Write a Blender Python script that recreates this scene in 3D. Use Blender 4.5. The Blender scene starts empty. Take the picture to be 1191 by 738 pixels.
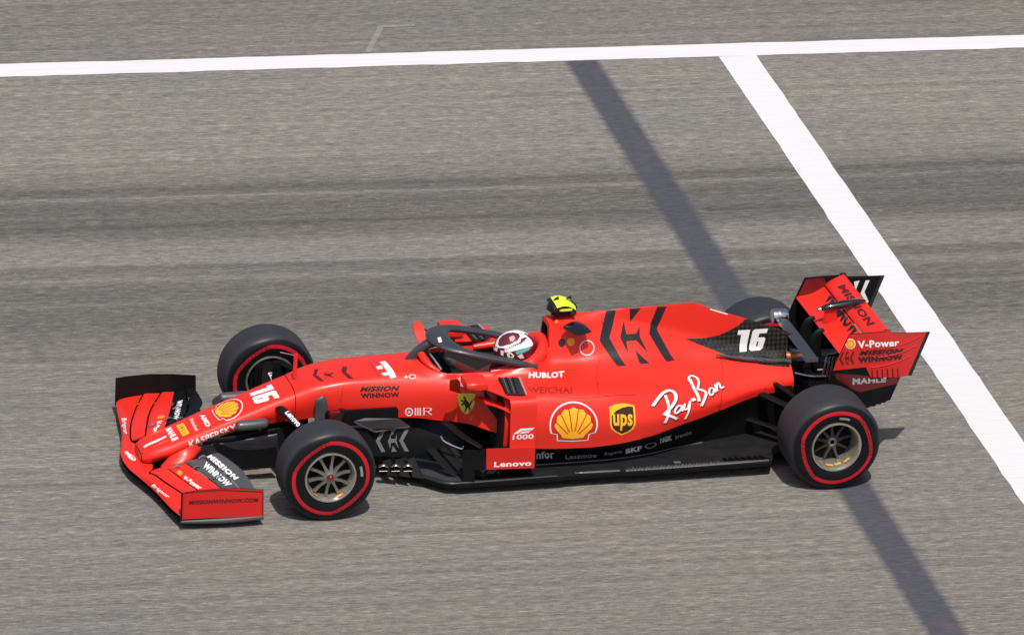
import bpy, bmesh, math, random
import numpy as np
from mathutils import Vector, Matrix
from mathutils.bvhtree import BVHTree
from mathutils.geometry import tessellate_polygon
R = math.radians
random.seed(7)
scene = bpy.context.scene
col = scene.collection

# ------------------------------------------------------------------ camera
cam_d = bpy.data.cameras.new("camera")
cam = bpy.data.objects.new("camera", cam_d)
col.objects.link(cam)
YAW, PITCH, ROLL = 0.2962, 0.3966, 0.0622
F = Vector((math.sin(YAW)*math.cos(PITCH), math.cos(YAW)*math.cos(PITCH), -math.sin(PITCH)))
Rv = Vector((math.cos(YAW), -math.sin(YAW), 0)); Uv = Rv.cross(F)
R2 = Rv*math.cos(ROLL)+Uv*math.sin(ROLL); U2 = -Rv*math.sin(ROLL)+Uv*math.cos(ROLL)
m3 = Matrix((R2, U2, -F)).transposed()
cam.matrix_world = Matrix.Translation((-13.8975, -50.5547, 23.1586)) @ m3.to_4x4()
cam_d.sensor_width = 36.0
cam_d.lens = 9534.21/1191*36.0
cam_d.clip_start = 1.0
cam_d.clip_end = 5000
scene.camera = cam

# ------------------------------------------------------------------ light
SUN = Vector((-.06, -.51, .955)).normalized()
world = bpy.data.worlds.new("World"); scene.world = world
world.use_nodes = True
wn = world.node_tree
sky = wn.nodes.new("ShaderNodeTexSky"); sky.sky_type = 'NISHITA'; sky.sun_disc = False
sky.sun_elevation = math.asin(SUN.z)
sky.sun_rotation = math.atan2(SUN.x, SUN.y)
sky.dust_density = 4.0; sky.air_density = 1.0; sky.ozone_density = 1.0
wn.links.new(sky.outputs[0], wn.nodes["Background"].inputs[0])
wn.nodes["Background"].inputs[1].default_value = 0.095
sd = bpy.data.lights.new("sun", 'SUN'); sun = bpy.data.objects.new("sun", sd); col.objects.link(sun)
sd.energy = 4.1; sd.angle = R(0.9); sd.color = (1.0, .955, .89)
sun.rotation_euler = SUN.to_track_quat('Z', 'Y').to_euler()
sun.location = (0, -20, 40)
scene.view_settings.view_transform = 'Standard'
scene.view_settings.look = 'None'
scene.view_settings.exposure = 0.0
scene.view_settings.gamma = 1.0

# ------------------------------------------------------------------ materials
def new_mat(name, color, rough=.5, metal=0.0, coat=0.0, spec=.5, coat_rough=.1):
    m = bpy.data.materials.new(name); m.use_nodes = True
    b = m.node_tree.nodes["Principled BSDF"]
    b.inputs["Base Color"].default_value = (*color, 1)
    b.inputs["Roughness"].default_value = rough
    b.inputs["Metallic"].default_value = metal
    b.inputs["Coat Weight"].default_value = coat
    b.inputs["Coat Roughness"].default_value = coat_rough
    b.inputs["Specular IOR Level"].default_value = spec
    return m
def vary(m, amount=.12, scale=6.0, rough_amt=.1, stretch=(1, 1, 1)):
    """soft dirt / tone variation on colour and roughness"""
    nt = m.node_tree; b = nt.nodes["Principled BSDF"]
    tc = nt.nodes.new("ShaderNodeTexCoord"); mp = nt.nodes.new("ShaderNodeMapping")
    mp.inputs["Scale"].default_value = stretch
    n = nt.nodes.new("ShaderNodeTexNoise"); n.inputs["Scale"].default_value = scale; n.inputs["Detail"].default_value = 6
    nt.links.new(tc.outputs["Object"], mp.inputs[0]); nt.links.new(mp.outputs[0], n.inputs["Vector"])
    base = tuple(b.inputs["Base Color"].default_value)
    mx = nt.nodes.new("ShaderNodeMix"); mx.data_type = 'RGBA'
    mx.inputs["A"].default_value = tuple(c*(1-amount) for c in base[:3])+(1,)
    mx.inputs["B"].default_value = tuple(min(1, c*(1+amount)) for c in base[:3])+(1,)
    nt.links.new(n.outputs["Fac"], mx.inputs["Factor"]); nt.links.new(mx.outputs["Result"], b.inputs["Base Color"])
    mr = nt.nodes.new("ShaderNodeMapRange"); r0 = b.inputs["Roughness"].default_value
    mr.inputs["To Min"].default_value = max(.02, r0-rough_amt); mr.inputs["To Max"].default_value = min(1, r0+rough_amt)
    nt.links.new(n.outputs["Fac"], mr.inputs["Value"]); nt.links.new(mr.outputs[0], b.inputs["Roughness"])
    return m
M = {}
M['red'] = vary(new_mat("matte_red_paint", (.70, .0225, .012), .42, coat=.22, coat_rough=.20, spec=.4), .05, 3, .05)
M['redgloss'] = new_mat("satin_red_paint", (.55, .013, .010), .32, coat=.22)
M['deepred'] = new_mat("deep_red_carbon", (.10, .006, .008), .25, coat=.5)
M['black'] = vary(new_mat("black_carbon", (.0055, .0055, .006), .5, spec=.14), .4, 14, .12)
M['gloss'] = new_mat("gloss_black", (.008, .008, .010), .12, coat=.6)
M['grey'] = vary(new_mat("grey_carbon", (.060, .063, .070), .45, coat=.15), .2, 9, .1)
M['floor'] = vary(new_mat("floor_carbon", (.014, .014, .015), .40, coat=.10, spec=.3, coat_rough=.2), .6, 7, .15, (1, 3, 3))
M['footgrey'] = vary(new_mat("lit_floor_grey", (.036, .039, .045), .4), .25, 8, .1)  # lighter grey for the lit look of the front floor
M['halo'] = vary(new_mat("halo_dark_grey", (.035, .038, .045), .4, coat=.1), .15, 20, .1)
M['white'] = new_mat("white_vinyl", (.74, .74, .745), .4)
M['dim'] = new_mat("dim_silver_vinyl", (.30, .30, .31), .4)
M['dimdark'] = new_mat("dark_silver_vinyl", (.11, .11, .12), .4)
M['darkred'] = new_mat("dark_red_vinyl", (.10, .006, .006), .45)
M['faintred'] = new_mat("faint_red_vinyl", (.30, .010, .008), .45)
M['decalblack'] = new_mat("black_vinyl", (.012, .010, .012), .4)
M['yellow'] = new_mat("shell_yellow", (.85, .42, .02), .4)
M['lemon'] = new_mat("lemon_yellow", (.72, .62, .05), .4)
M['fluo'] = new_mat("fluorescent_yellow", (.68, .86, .03), .45)
M['orange'] = new_mat("orange_vinyl", (.85, .25, .03), .4)
M['brown'] = new_mat("dark_brown_vinyl", (.035, .012, .008), .4)
M['silver'] = vary(new_mat("silver_metal", (.42, .41, .39), .34, metal=1.0), .2, 20, .1)
M['chrome'] = new_mat("chrome", (.8, .8, .8), .12, metal=1.0)
M['rim'] = vary(new_mat("magnesium_rim", (.52, .50, .455), .34, metal=.8), .2, 25, .08)
M['spoke'] = vary(new_mat("dark_rim_spoke", (.30, .285, .27), .36, metal=.8), .2, 25, .08)
M['nut'] = new_mat("red_anodised_nut", (.45, .10, .09), .25, metal=.9)
M['blue'] = new_mat("blue_connector", (.02, .12, .55), .3)
M['copper'] = new_mat("exhaust_copper", (.55, .22, .10), .35, metal=.7)
M['skin'] = new_mat("driver_overall", (.10, .007, .008), .85)
M['glove'] = new_mat("glove", (.05, .05, .055), .7)
M['dark_inside'] = new_mat("cockpit_black", (.012, .012, .013), .7)
M['maroon'] = vary(new_mat("maroon_helmet", (.16, .012, .03), .25, coat=.6), .2, 15, .05)
M['visor'] = new_mat("visor_tint", (.20, .035, .05), .1, metal=.5, coat=.8)
M['teal'] = new_mat("teal_vinyl", (.08, .42, .38), .35)
M['pink'] = new_mat("visor_glint", (.55, .30, .32), .25, coat=.6)  # painted reflection colour for the visor
M['hwhite'] = new_mat("helmet_white", (.78, .78, .77), .25, coat=.5)
M['wood'] = new_mat("skid_block", (.05, .04, .035), .7)

def carbon_weave():
    m = new_mat("carbon_weave", (.015, .015, .016), .3, coat=.4)
    nt = m.node_tree; b = nt.nodes["Principled BSDF"]
    tc = nt.nodes.new("ShaderNodeTexCoord"); mp = nt.nodes.new("ShaderNodeMapping")
    mp.inputs["Rotation"].default_value = (0, R(45), 0)
    ck = nt.nodes.new("ShaderNodeTexChecker"); ck.inputs["Scale"].default_value = 42
    ck.inputs["Color1"].default_value = (.030, .029, .026, 1); ck.inputs["Color2"].default_value = (.008, .008, .008, 1)
    nt.links.new(tc.outputs["Object"], mp.inputs[0]); nt.links.new(mp.outputs[0], ck.inputs["Vector"])
    nt.links.new(ck.outputs["Color"], b.inputs["Base Color"])
    return m
M['weave'] = carbon_weave()

def tyre_mat():
    m = new_mat("tyre_rubber", (.05, .05, .055), .60, spec=.25)
    nt = m.node_tree; L = nt.links; b = nt.nodes["Principled BSDF"]
    tc = nt.nodes.new("ShaderNodeTexCoord"); sp = nt.nodes.new("ShaderNodeSeparateXYZ"); L.new(tc.outputs["Object"], sp.inputs[0])
    def mth(op, a, c=None, v=None):
        n = nt.nodes.new("ShaderNodeMath"); n.operation = op
        for i, s in enumerate((a, c)):
            if s is None: continue
            if isinstance(s, (int, float)): n.inputs[i].default_value = s
            else: L.new(s, n.inputs[i])
        return n.outputs[0]
    r2 = mth('ADD', mth('MULTIPLY', sp.outputs[0], sp.outputs[0]), mth('MULTIPLY', sp.outputs[2], sp.outputs[2]))
    r = mth('SQRT', r2)
    # tread rubber is greyer than the glossy sidewall
    tread = mth('GREATER_THAN', r, .318)
    tr = nt.nodes.new("ShaderNodeMapRange"); tr.inputs["From Min"].default_value = .306; tr.inputs["From Max"].default_value = .324
    L.new(r, tr.inputs["Value"])
    nz = nt.nodes.new("ShaderNodeTexNoise"); nz.inputs["Scale"].default_value = 9; nz.inputs["Detail"].default_value = 5
    L.new(tc.outputs["Object"], nz.inputs["Vector"])
    trc = nt.nodes.new("ShaderNodeMix"); trc.data_type = 'RGBA'
    trc.inputs["A"].default_value = (.020, .021, .026, 1); trc.inputs["B"].default_value = (.037, .038, .044, 1)
    L.new(nz.outputs["Fac"], trc.inputs["Factor"])
    mx = nt.nodes.new("ShaderNodeMix"); mx.data_type = 'RGBA'
    mx.inputs["A"].default_value = (.006, .006, .008, 1); L.new(trc.outputs["Result"], mx.inputs["B"])
    L.new(tr.outputs[0], mx.inputs["Factor"])
    rr = nt.nodes.new("ShaderNodeMapRange"); rr.inputs["To Min"].default_value = .28; rr.inputs["To Max"].default_value = .66
    L.new(tr.outputs[0], rr.inputs["Value"]); L.new(rr.outputs[0], b.inputs["Roughness"])
    # red sidewall marking: a ring broken by lettering blocks that sit nearer the rim
    ang = mth('ARCTAN2', sp.outputs[2], sp.outputs[0])
    wob = mth('MULTIPLY', mth('SINE', mth('ADD', mth('MULTIPLY', ang, 2.0), .9)), 1.0)
    text = mth('GREATER_THAN', wob, .30)            # two lettering zones
    # in a lettering zone the ring is a chord like block: radius dips
    dip = mth('MULTIPLY', mth('SUBTRACT', wob, .30), .030)
    dip = mth('MULTIPLY', dip, text)
    rc = mth('ADD', r, dip)
    lo = mth('GREATER_THAN', rc, .250); hi = mth('LESS_THAN', rc, .276)
    ring = mth('MULTIPLY', lo, hi)
    st = nt.nodes.new("ShaderNodeTexNoise"); st.inputs["Scale"].default_value = 1.0; st.inputs["Detail"].default_value = 2
    cmb = nt.nodes.new("ShaderNodeCombineXYZ"); L.new(mth('MULTIPLY', ang, 16.0), cmb.inputs[0]); L.new(mth('MULTIPLY', r, 160.0), cmb.inputs[1])
    L.new(cmb.outputs[0], st.inputs["Vector"])
    broken = mth('MULTIPLY', mth('GREATER_THAN', st.outputs["Fac"], .5), text)
    rd = nt.nodes.new("ShaderNodeMix"); rd.data_type = 'RGBA'
    rd.inputs["A"].default_value = (.46, .012, .022, 1); rd.inputs["B"].default_value = (.17, .009, .014, 1)
    L.new(broken, rd.inputs["Factor"])
    mx2 = nt.nodes.new("ShaderNodeMix"); mx2.data_type = 'RGBA'
    L.new(ring, mx2.inputs["Factor"]); L.new(mx.outputs["Result"], mx2.inputs["A"]); L.new(rd.outputs["Result"], mx2.inputs["B"])
    # small white maker's marks
    aw = mth('MULTIPLY', mth('GREATER_THAN', mth('SINE', mth('ADD', ang, .19)), .985), mth('MULTIPLY', mth('GREATER_THAN', r, .212), mth('LESS_THAN', r, .229)))
    mx3 = nt.nodes.new("ShaderNodeMix"); mx3.data_type = 'RGBA'
    L.new(mth('MULTIPLY', aw, .5), mx3.inputs["Factor"]); L.new(mx2.outputs["Result"], mx3.inputs["A"]); mx3.inputs["B"].default_value = (.5, .5, .45, 1)
    L.new(mx3.outputs["Result"], b.inputs["Base Color"])
    return m
M['tyre'] = tyre_mat()

PSI, X0 = -.0468, 5.139           # track frame: rotation about Z and origin on X
def road_material(kind):
    m = bpy.data.materials.new(kind); m.use_nodes = True
    nt = m.node_tree; L = nt.links; b = nt.nodes["Principled BSDF"]
    tc = nt.nodes.new("ShaderNodeTexCoord"); sp = nt.nodes.new("ShaderNodeSeparateXYZ"); L.new(tc.outputs["Object"], sp.inputs[0])
    def noise(scale, sx, sy, detail=3, rough=.6, off=0):
        mp = nt.nodes.new("ShaderNodeMapping"); mp.inputs["Scale"].default_value = (sx, sy, 1); mp.inputs["Location"].default_value = (off, off*.7, 0)
        L.new(tc.outputs["Object"], mp.inputs[0])
        n = nt.nodes.new("ShaderNodeTexNoise"); n.inputs["Scale"].default_value = scale; n.inputs["Detail"].default_value = detail; n.inputs["Roughness"].default_value = rough
        L.new(mp.outputs[0], n.inputs["Vector"]); return n.outputs["Fac"]
    def ramp(f, pts, interp='LINEAR'):
        r = nt.nodes.new("ShaderNodeValToRGB"); r.color_ramp.interpolation = interp
        e = r.color_ramp.elements
        while len(e) < len(pts): e.new(.5)
        for el, (p, c) in zip(e, pts): el.position = p; el.color = (*c, 1) if len(c) == 3 else c
        L.new(f, r.inputs[0]); return r.outputs[0]
    def mix(f, a, c, mode='MIX'):
        n = nt.nodes.new("ShaderNodeMix"); n.data_type = 'RGBA'; n.blend_type = mode
        for k, s in (("Factor", f), ("A", a), ("B", c)):
            if isinstance(s, (int, float)): n.inputs[k].default_value = s
            elif isinstance(s, tuple): n.inputs[k].default_value = (*s, 1)
            else: L.new(s, n.inputs[k])
        return n.outputs["Result"]
    def g(v): return (v, v, v)
    streak = noise(1, 9.5, 50, 6, .78)
    streak2 = noise(1, 3.0, 17, 3, .6, 3.1)
    if kind in ("asphalt", "blackout_paint"):
        # lane position -> rubbered-in bands running along the track
        wv = noise(1, .10, .35, 2, .5, 9)
        w0 = nt.nodes.new("ShaderNodeMath"); w0.operation = 'MULTIPLY_ADD'; L.new(wv, w0.inputs[0]); w0.inputs[1].default_value = .5; L.new(sp.outputs[1], w0.inputs[2])
        mr = nt.nodes.new("ShaderNodeMapRange"); mr.inputs["From Min"].default_value = -4.0; mr.inputs["From Max"].default_value = 10.0
        L.new(w0.outputs[0], mr.inputs["Value"])
        def V(v): return (v+.25+4.0)/14.0
        def D(v): return (v, v*1.012, v*1.02)
        bands = ramp(mr.outputs[0], [(0, g(.84)), (V(-1.5), g(.97)), (V(-.2), g(1.0)), (V(1.5), g(.90)), (V(2.2), D(.64)), (V(2.55), D(.58)), (V(2.62), D(.78)), (V(2.70), D(.60)), (V(2.98), D(.66)), (V(3.08), g(.96)), (V(3.16), D(.74)), (V(3.30), D(.64)), (V(3.34), D(.52)), (V(3.38), g(.96)),
                                     (V(3.85), g(.92)), (V(4.0), D(.66)), (V(4.20), D(.52)), (V(4.34), D(.62)), (V(4.55), D(.56)), (V(4.68), D(.64)), (V(4.72), D(.90)), (V(4.78), D(.62)), (V(4.88), D(.52)), (V(4.92), D(.74)), (V(5.25), g(.98)), (V(6.2), g(1.06)), (V(7.2), g(1.02)), (V(7.7), g(.88)), (V(9.5), g(.78))])
        flk = ramp(noise(1, 30, 95, 1, .5, 33), [(.735, g(0)), (.77, g(1))])
        sc_ = ramp(noise(1, .16, 5.0, 5, .75, 41), [(.30, g(.80)), (.44, g(1.0)), (.66, g(1.04))])
        # thinner tyre lines inside the bands
        lines = noise(1, .05, 9, 4, .7, 5)
        lines = ramp(lines, [(.35, g(.84)), (.62, g(1.06))])
        grain = ramp(streak, [(.27, (.070, .069, .066)), (.50, (.176, .168, .156)), (.73, (.365, .338, .298))])
        tone = ramp(streak2, [(.3, (.86, .87, .90)), (.7, (1.12, 1.10, 1.04))])
        big = ramp(noise(1, .5, .8, 4, .6, 20), [(.3, (.93, .95, .98)), (.7, (1.06, 1.03, .99))])
        fine = ramp(noise(1, 55, 130, 2, .6, 2), [(.3, g(.84)), (.7, g(1.16))])
        c = mix(1.0, grain, bands, 'MULTIPLY'); c = mix(1.0, c, lines, 'MULTIPLY'); c = mix(1.0, c, sc_, 'MULTIPLY'); c = mix(flk, c, (.34, .33, .31)); c = mix(1.0, c, tone, 'MULTIPLY'); c = mix(1.0, c, big, 'MULTIPLY'); c = mix(1.0, c, fine, 'MULTIPLY')
        if kind == "blackout_paint":
            patch = noise(1, 1.5, 1.6, 3, .6, 4)
            d = ramp(streak, [(.3, (.036, .038, .050)), (.7, (.082, .084, .102))])
            pm = ramp(patch, [(.60, g(0)), (.72, g(.35))])
            d = mix(pm, d, (.19, .085, .095))
            def mm(op, a_, b_):
                n = nt.nodes.new("ShaderNodeMath"); n.operation = op
                for q, v_ in enumerate((a_, b_)):
                    if isinstance(v_, (int, float)): n.inputs[q].default_value = v_
                    else: L.new(v_, n.inputs[q])
                return n.outputs[0]
            wig = mm('MULTIPLY', mm('SUBTRACT', noise(1, 2.0, 30, 3, .6, 8), .5), .05)
            dist = mm('ABSOLUTE', mm('ADD', mm('ADD', sp.outputs[0], 1.275), wig), 0)
            ed = nt.nodes.new("ShaderNodeMapRange"); ed.inputs["From Min"].default_value = .105; ed.inputs["From Max"].default_value = .165
            ed.inputs["To Min"].default_value = .95; ed.inputs["To Max"].default_value = 0
            L.new(dist, ed.inputs["Value"]); c = mix(ed.outputs[0], c, d)
        L.new(c, b.inputs["Base Color"]); b.inputs["Roughness"].default_value = .85; b.inputs["Specular IOR Level"].default_value = .25
        bp_ = nt.nodes.new("ShaderNodeBump"); bp_.inputs["Strength"].default_value = .25; bp_.inputs["Distance"].default_value = .004
        L.new(streak, bp_.inputs["Height"]); L.new(bp_.outputs[0], b.inputs["Normal"])
    elif kind == "white_road_paint":
        lines = noise(1, .9, 34, 4, .8, 1)
        tr = ramp(lines, [(.27, (.42, .42, .43)), (.36, (.585, .585, .60)), (.6, (.635, .635, .655))])
        # scuffs where the cars' tyres cross the line
        lane = ramp(noise(1, .02, 1.1, 2, .5, 6), [(.52, g(0)), (.62, g(1))])
        tick = ramp(noise(1, 2.2, 60, 3, .8, 12), [(.30, g(.75)), (.40, g(0))])
        tk = mix(1.0, tick, lane, 'MULTIPLY'); tr = mix(tk, tr, (.30, .30, .31))
        agg = ramp(streak, [(.24, g(.80)), (.42, g(1.0))]); tr = mix(1.0, tr, agg, 'MULTIPLY')
        L.new(tr, b.inputs["Base Color"]); b.inputs["Roughness"].default_value = .7
    elif kind == "faded_paint":
        c = ramp(streak, [(.3, (.10, .10, .095)), (.7, (.29, .28, .27))])
        L.new(c, b.inputs["Base Color"]); b.inputs["Roughness"].default_value = .8
    return m
M['asphalt'] = road_material("asphalt")
M['roadwhite'] = road_material("white_road_paint")
M['faded'] = road_material("faded_paint")
M['blackout'] = road_material("blackout_paint")

# ------------------------------------------------------------------ setting
def sheet(name, pts, z, mat, label, cat, wear=0):
    if wear:
        new = []
        for k in range(len(pts)):
            (ax, ay), (bx_, by) = pts[k], pts[(k+1) % len(pts)]; d = math.hypot(bx_-ax, by-ay); n = min(1400, max(1, int(d/.17)))
            for q in range(n):
                t = q/n; j = random.gauss(0, wear) if q else 0
                new.append((ax+(bx_-ax)*t-(by-ay)/d*j, ay+(by-ay)*t+(bx_-ax)/d*j))
        pts = new
    me = bpy.data.meshes.new(name)
    me.from_pydata([(x, y, 0) for x, y in pts], [], [tuple(range(len(pts)))])
    me.materials.append(M[mat])
    o = bpy.data.objects.new(name, me); col.objects.link(o)
    o.location = (X0, 0, z); o.rotation_euler = (0, 0, PSI)
    o["kind"] = "structure"; o["label"] = label; o["category"] = cat
    return o
sheet("road", [(-1500, -1500), (1500, -1500), (1500, 1500), (-1500, 1500)], 0, 'asphalt', "grey racetrack asphalt with dark rubber bands", "road")
sheet("finish_line", [(-.155, -14), (.155, -14), (.155, 7.255), (-.155, 7.255)], .004, 'roadwhite', "broad white finish line painted across the racetrack", "road marking", .0025)
sheet("edge_line", [(-120, 7.26), (120, 7.26), (120, 7.535), (-120, 7.535)], .004, 'roadwhite', "long white line along the far edge of the track", "road marking", .004)
sheet("blacked_out_line", [(-1.47, -14), (-1.08, -14), (-1.08, 7.255), (-1.47, 7.255)], .0012, 'blackout', "dark painted-over strip crossing the track before the finish line", "road marking")
sheet("grid_mark", [(-2.97, 7.56), (-2.92, 7.56), (-2.70, 8.09), (-2.44, 8.10), (-2.44, 8.15), (-2.73, 8.14)], .004, 'faded', "faint angled chalk mark beyond the white edge line", "road marking")

# ------------------------------------------------------------------ part machinery
class Part:
    def __init__(s, name, parent=None, label=None):
        s.name, s.parent, s.label = name, parent, label
        s.V, s.F, s.Mi, s.S, s.mats = [], [], [], [], []
        s.obj = None; s.bvh = None; s.solid = 0
        PARTS.append(s)
    def mi(s, m):
        if m not in s.mats: s.mats.append(m)
        return s.mats.index(m)
    def add(s, V, Fc, mat, smooth=True):
        o = len(s.V); s.V += [Vector(v) for v in V]
        for i, f in enumerate(Fc):
            s.F.append(tuple(k+o for k in f))
            mm = mat[i] if isinstance(mat, list) else mat
            s.Mi.append(s.mi(mm)); s.S.append(smooth)
    def tree(s):
        if s.bvh is None: s.bvh = BVHTree.FromPolygons(s.V, s.F)
        return s.bvh
PARTS = []

def box(p, c, size, mat, rot=None, bevel=.006, seg=2):
    bm = bmesh.new(); bmesh.ops.create_cube(bm, size=1)
    for v in bm.verts: v.co = Vector((v.co.x*size[0], v.co.y*size[1], v.co.z*size[2]))
    if bevel: bmesh.ops.bevel(bm, geom=bm.edges[:], offset=min(bevel, min(size)*.45), segments=seg, affect='EDGES')
    mt = Matrix.Translation(c) @ (rot.to_matrix().to_4x4() if rot else Matrix())
    bm.transform(mt); bm.verts.index_update()
    p.add([v.co.copy() for v in bm.verts], [tuple(v.index for v in f.verts) for f in bm.faces], mat); bm.free()

def catmull(pts, n):
    P = [Vector(p) for p in pts]; out = []
    for i in range(len(P)-1):
        a = P[i-1] if i > 0 else P[i]*2-P[i+1]; b, c = P[i], P[i+1]; d = P[i+2] if i+2 < len(P) else P[i+1]*2-P[i]
        for k in range(n):
            t = k/n
            out.append(.5*((2*b)+(c-a)*t+(2*a-5*b+4*c-d)*t*t+(-a+3*b-3*c+d)*t**3))
    out.append(P[-1].copy()); return out

def tube(p, pts, rad, mat, n=12, smooth=6, flat=(1, 1), up=Vector((0, 0, 1)), cap=True):
    """swept round / elliptical tube; rad may be list per control point. flat = (side, up) scale"""
    rl = rad if isinstance(rad, (list, tuple)) else [rad]*len(pts)
    if isinstance(rl[0], (int, float)): rl = [(r*flat[0], r*flat[1]) for r in rl]
    path = catmull(pts, smooth) if smooth > 1 else [Vector(q) for q in pts]
    rr = catmull([(a, b, 0) for a, b in rl], smooth) if smooth > 1 else [Vector((a, b, 0)) for a, b in rl]
    V = []; Fc = []
    for i, c in enumerate(path):
        t = (path[min(i+1, len(path)-1)]-path[max(i-1, 0)]).normalized()
        sd_ = t.cross(up)
        if sd_.length < 1e-4: sd_ = t.cross(Vector((1, 0, 0)))
        sd_.normalize(); uu = sd_.cross(t).normalized()
        for k in range(n):
            a = 2*math.pi*k/n
            V.append(c+sd_*math.cos(a)*rr[i][0]+uu*math.sin(a)*rr[i][1])
    for i in range(len(path)-1):
        for k in range(n): Fc.append((i*n+k, i*n+(k+1) % n, (i+1)*n+(k+1) % n, (i+1)*n+k))
    if cap:
        Fc.append(tuple(range(n))[::-1]); Fc.append(tuple((len(path)-1)*n+k for k in range(n)))
    p.add(V, Fc, mat)

def plate(p, outline, thick, mat, axis='y', edge=None, z=None):
    """extruded outline. outline = 3D points of one face; thick vector offset"""
    P = [Vector(q) for q in outline]; T = Vector(thick); n = len(P)
    tri = tessellate_polygon([P])
    p.add(P, [tuple(t) for t in tri], mat, False)
    p.add([q+T for q in P], [tuple(t)[::-1] for t in tri], edge or mat, False)
    V = []; Fc = []
    for q in P: V += [q, q+T]
    for i in range(n):
        j = (i+1) % n; Fc.append((2*i, 2*j, 2*j+1, 2*i+1))
    p.add(V, Fc, edge or mat, False)

def lathe(p, prof, mat, n=64, cx=0, cy=0, cz=0, sgn=1):
    """revolve about Y axis; prof = [(y, r, mat or None)]"""
    V = []; Fc = []; ms = []
    for q in prof:
        for k in range(n):
            a = 2*math.pi*k/n; V.append((cx+q[1]*math.cos(a), cy+sgn*q[0], cz+q[1]*math.sin(a)))
    for i in range(len(prof)-1):
        mm = prof[i][2] if len(prof[i]) > 2 else mat
        for k in range(n):
            f = (i*n+k, i*n+(k+1) % n, (i+1)*n+(k+1) % n, (i+1)*n+k)
            Fc.append(f if sgn > 0 else f[::-1]); ms.append(mm)
    p.add(V, Fc, ms)

def mono(xs, ys, x):
    """monotone cubic interpolation"""
    xs = np.array(xs, float); ys = np.array(ys, float)
    h = np.diff(xs); d = np.diff(ys)/h; m = np.zeros(len(xs))
    m[0], m[-1] = d[0], d[-1]
    for i in range(1, len(xs)-1):
        if d[i-1]*d[i] > 0:
            w1 = 2*h[i]+h[i-1]; w2 = h[i]+2*h[i-1]; m[i] = (w1+w2)/(w1/d[i-1]+w2/d[i])
    i = int(np.clip(np.searchsorted(xs, x)-1, 0, len(xs)-2)); t = (x-xs[i])/h[i]
    return float((1+2*t)*(1-t)**2*ys[i]+t*(1-t)**2*h[i]*m[i]+t*t*(3-2*t)*ys[i+1]+t*t*(t-1)*h[i]*m[i+1])

class Loft:
    def __init__(s, st, nseg=7, sharp=()):
        s.xs = [a[0] for a in st]; s.st = st; s.K = len(st[0][1]); s.n = nseg; s.sharp = set(sharp)
    def ctl(s, x):
        return [(mono(s.xs, [a[1][k][0] for a in s.st], x), mono(s.xs, [a[1][k][1] for a in s.st], x)) for k in range(s.K)]
    def sec(s, x):
        c = [Vector((y, z, 0)) for y, z in s.ctl(x)]; out = []
        for i in range(s.K-1):
            b, d = c[i], c[i+1]
            a = c[i-1] if i > 0 else Vector((-c[1].x, c[1].y, 0)); e = c[i+2] if i+2 < s.K else c[i+1]*2-c[i]
            L1 = (d-b).length
            m0 = (d-b) if i in s.sharp else ((d-a)/max(1e-6, ((b-a).length+L1))*L1)
            m1 = (d-b) if (i+1) in s.sharp else ((e-b)/max(1e-6, ((e-d).length+L1))*L1)
            for k in range(s.n):
                t = k/s.n
                out.append((2*t**3-3*t*t+1)*b+(t**3-2*t*t+t)*m0+(-2*t**3+3*t*t)*d+(t**3-t*t)*m1)
        out.append(c[-1]); return [(v.x, v.y) for v in out]
    def build(s, part, xs, matf, keep=None):
        secs = [s.sec(x) for x in xs]; N = len(secs[0])
        for sg in (-1, 1):
            V = [(x, sg*y, z) for x, sc in zip(xs, secs) for (y, z) in sc]; Fc = []; ms = []
            for i in range(len(xs)-1):
                for j in range(N-1):
                    seg = j//s.n
                    if keep and not keep(.5*(xs[i]+xs[i+1]), seg): continue
                    f = (i*N+j, i*N+j+1, (i+1)*N+j+1, (i+1)*N+j)
                    Fc.append(f if sg > 0 else f[::-1]); ms.append(matf(.5*(xs[i]+xs[i+1]), seg))
            part.add(V, Fc, ms)
    def cap(s, part, x, mat, segs=None, flip=False):
        sc = s.sec(x)
        if segs: sc = sc[segs[0]*s.n:segs[1]*s.n+1]
        return sc

# ------------------------------------------------------------------ the car
CAR = Part("racing_car")          # becomes the Empty
chassis = Part("monocoque", CAR)
CH = Loft([  # x: (y,z) centre top, mid top, shoulder, side, bottom edge, centre bottom
    (-1.115, [(0, .185), (.06, .183), (.10, .17), (.11, .15), (.09, .13), (0, .125)]),
    (-1.08, [(0, .222), (.075, .218), (.125, .20), (.14, .165), (.12, .13), (0, .12)]),
    (-.95, [(0, .275), (.10, .268), (.150, .245), (.165, .205), (.14, .17), (0, .16)]),
    (-.70, [(0, .375), (.10, .368), (.158, .350), (.175, .305), (.15, .265), (0, .255)]),
    (-.36, [(0, .512), (.11, .505), (.165, .485), (.185, .435), (.16, .375), (0, .365)]),
    (-.07, [(0, .625), (.12, .618), (.178, .592), (.200, .52), (.18, .415), (0, .405)]),
    (.12, [(0, .690), (.13, .685), (.200, .655), (.222, .56), (.205, .435), (0, .42)]),
    (.36, [(0, .722), (.14, .715), (.215, .688), (.243, .58), (.235, .435), (0, .42)]),
    (.80, [(0, .752), (.15, .735), (.225, .690), (.268, .60), (.265, .418), (0, .36)]),
    (1.03, [(0, .760), (.16, .735), (.235, .690), (.285, .60), (.280, .385), (0, .30)]),
    (1.12, [(0, .760), (.17, .730), (.25, .700), (.32, .62), (.325, .385), (0, .25)]),
    (1.40, [(0, .760), (.18, .73), (.262, .700), (.36, .62), (.43, .325), (0, .15)]),
    (1.62, [(0, .77), (.17, .765), (.240, .715), (.32, .60), (.42, .30), (0, .12)]),
    (1.80, [(0, .76), (.08, .76), (.12, .70), (.20, .6), (.38, .30), (0, .12)]),
], 7, sharp=(4,))
nose = Part("nose_cone", CAR)
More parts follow.
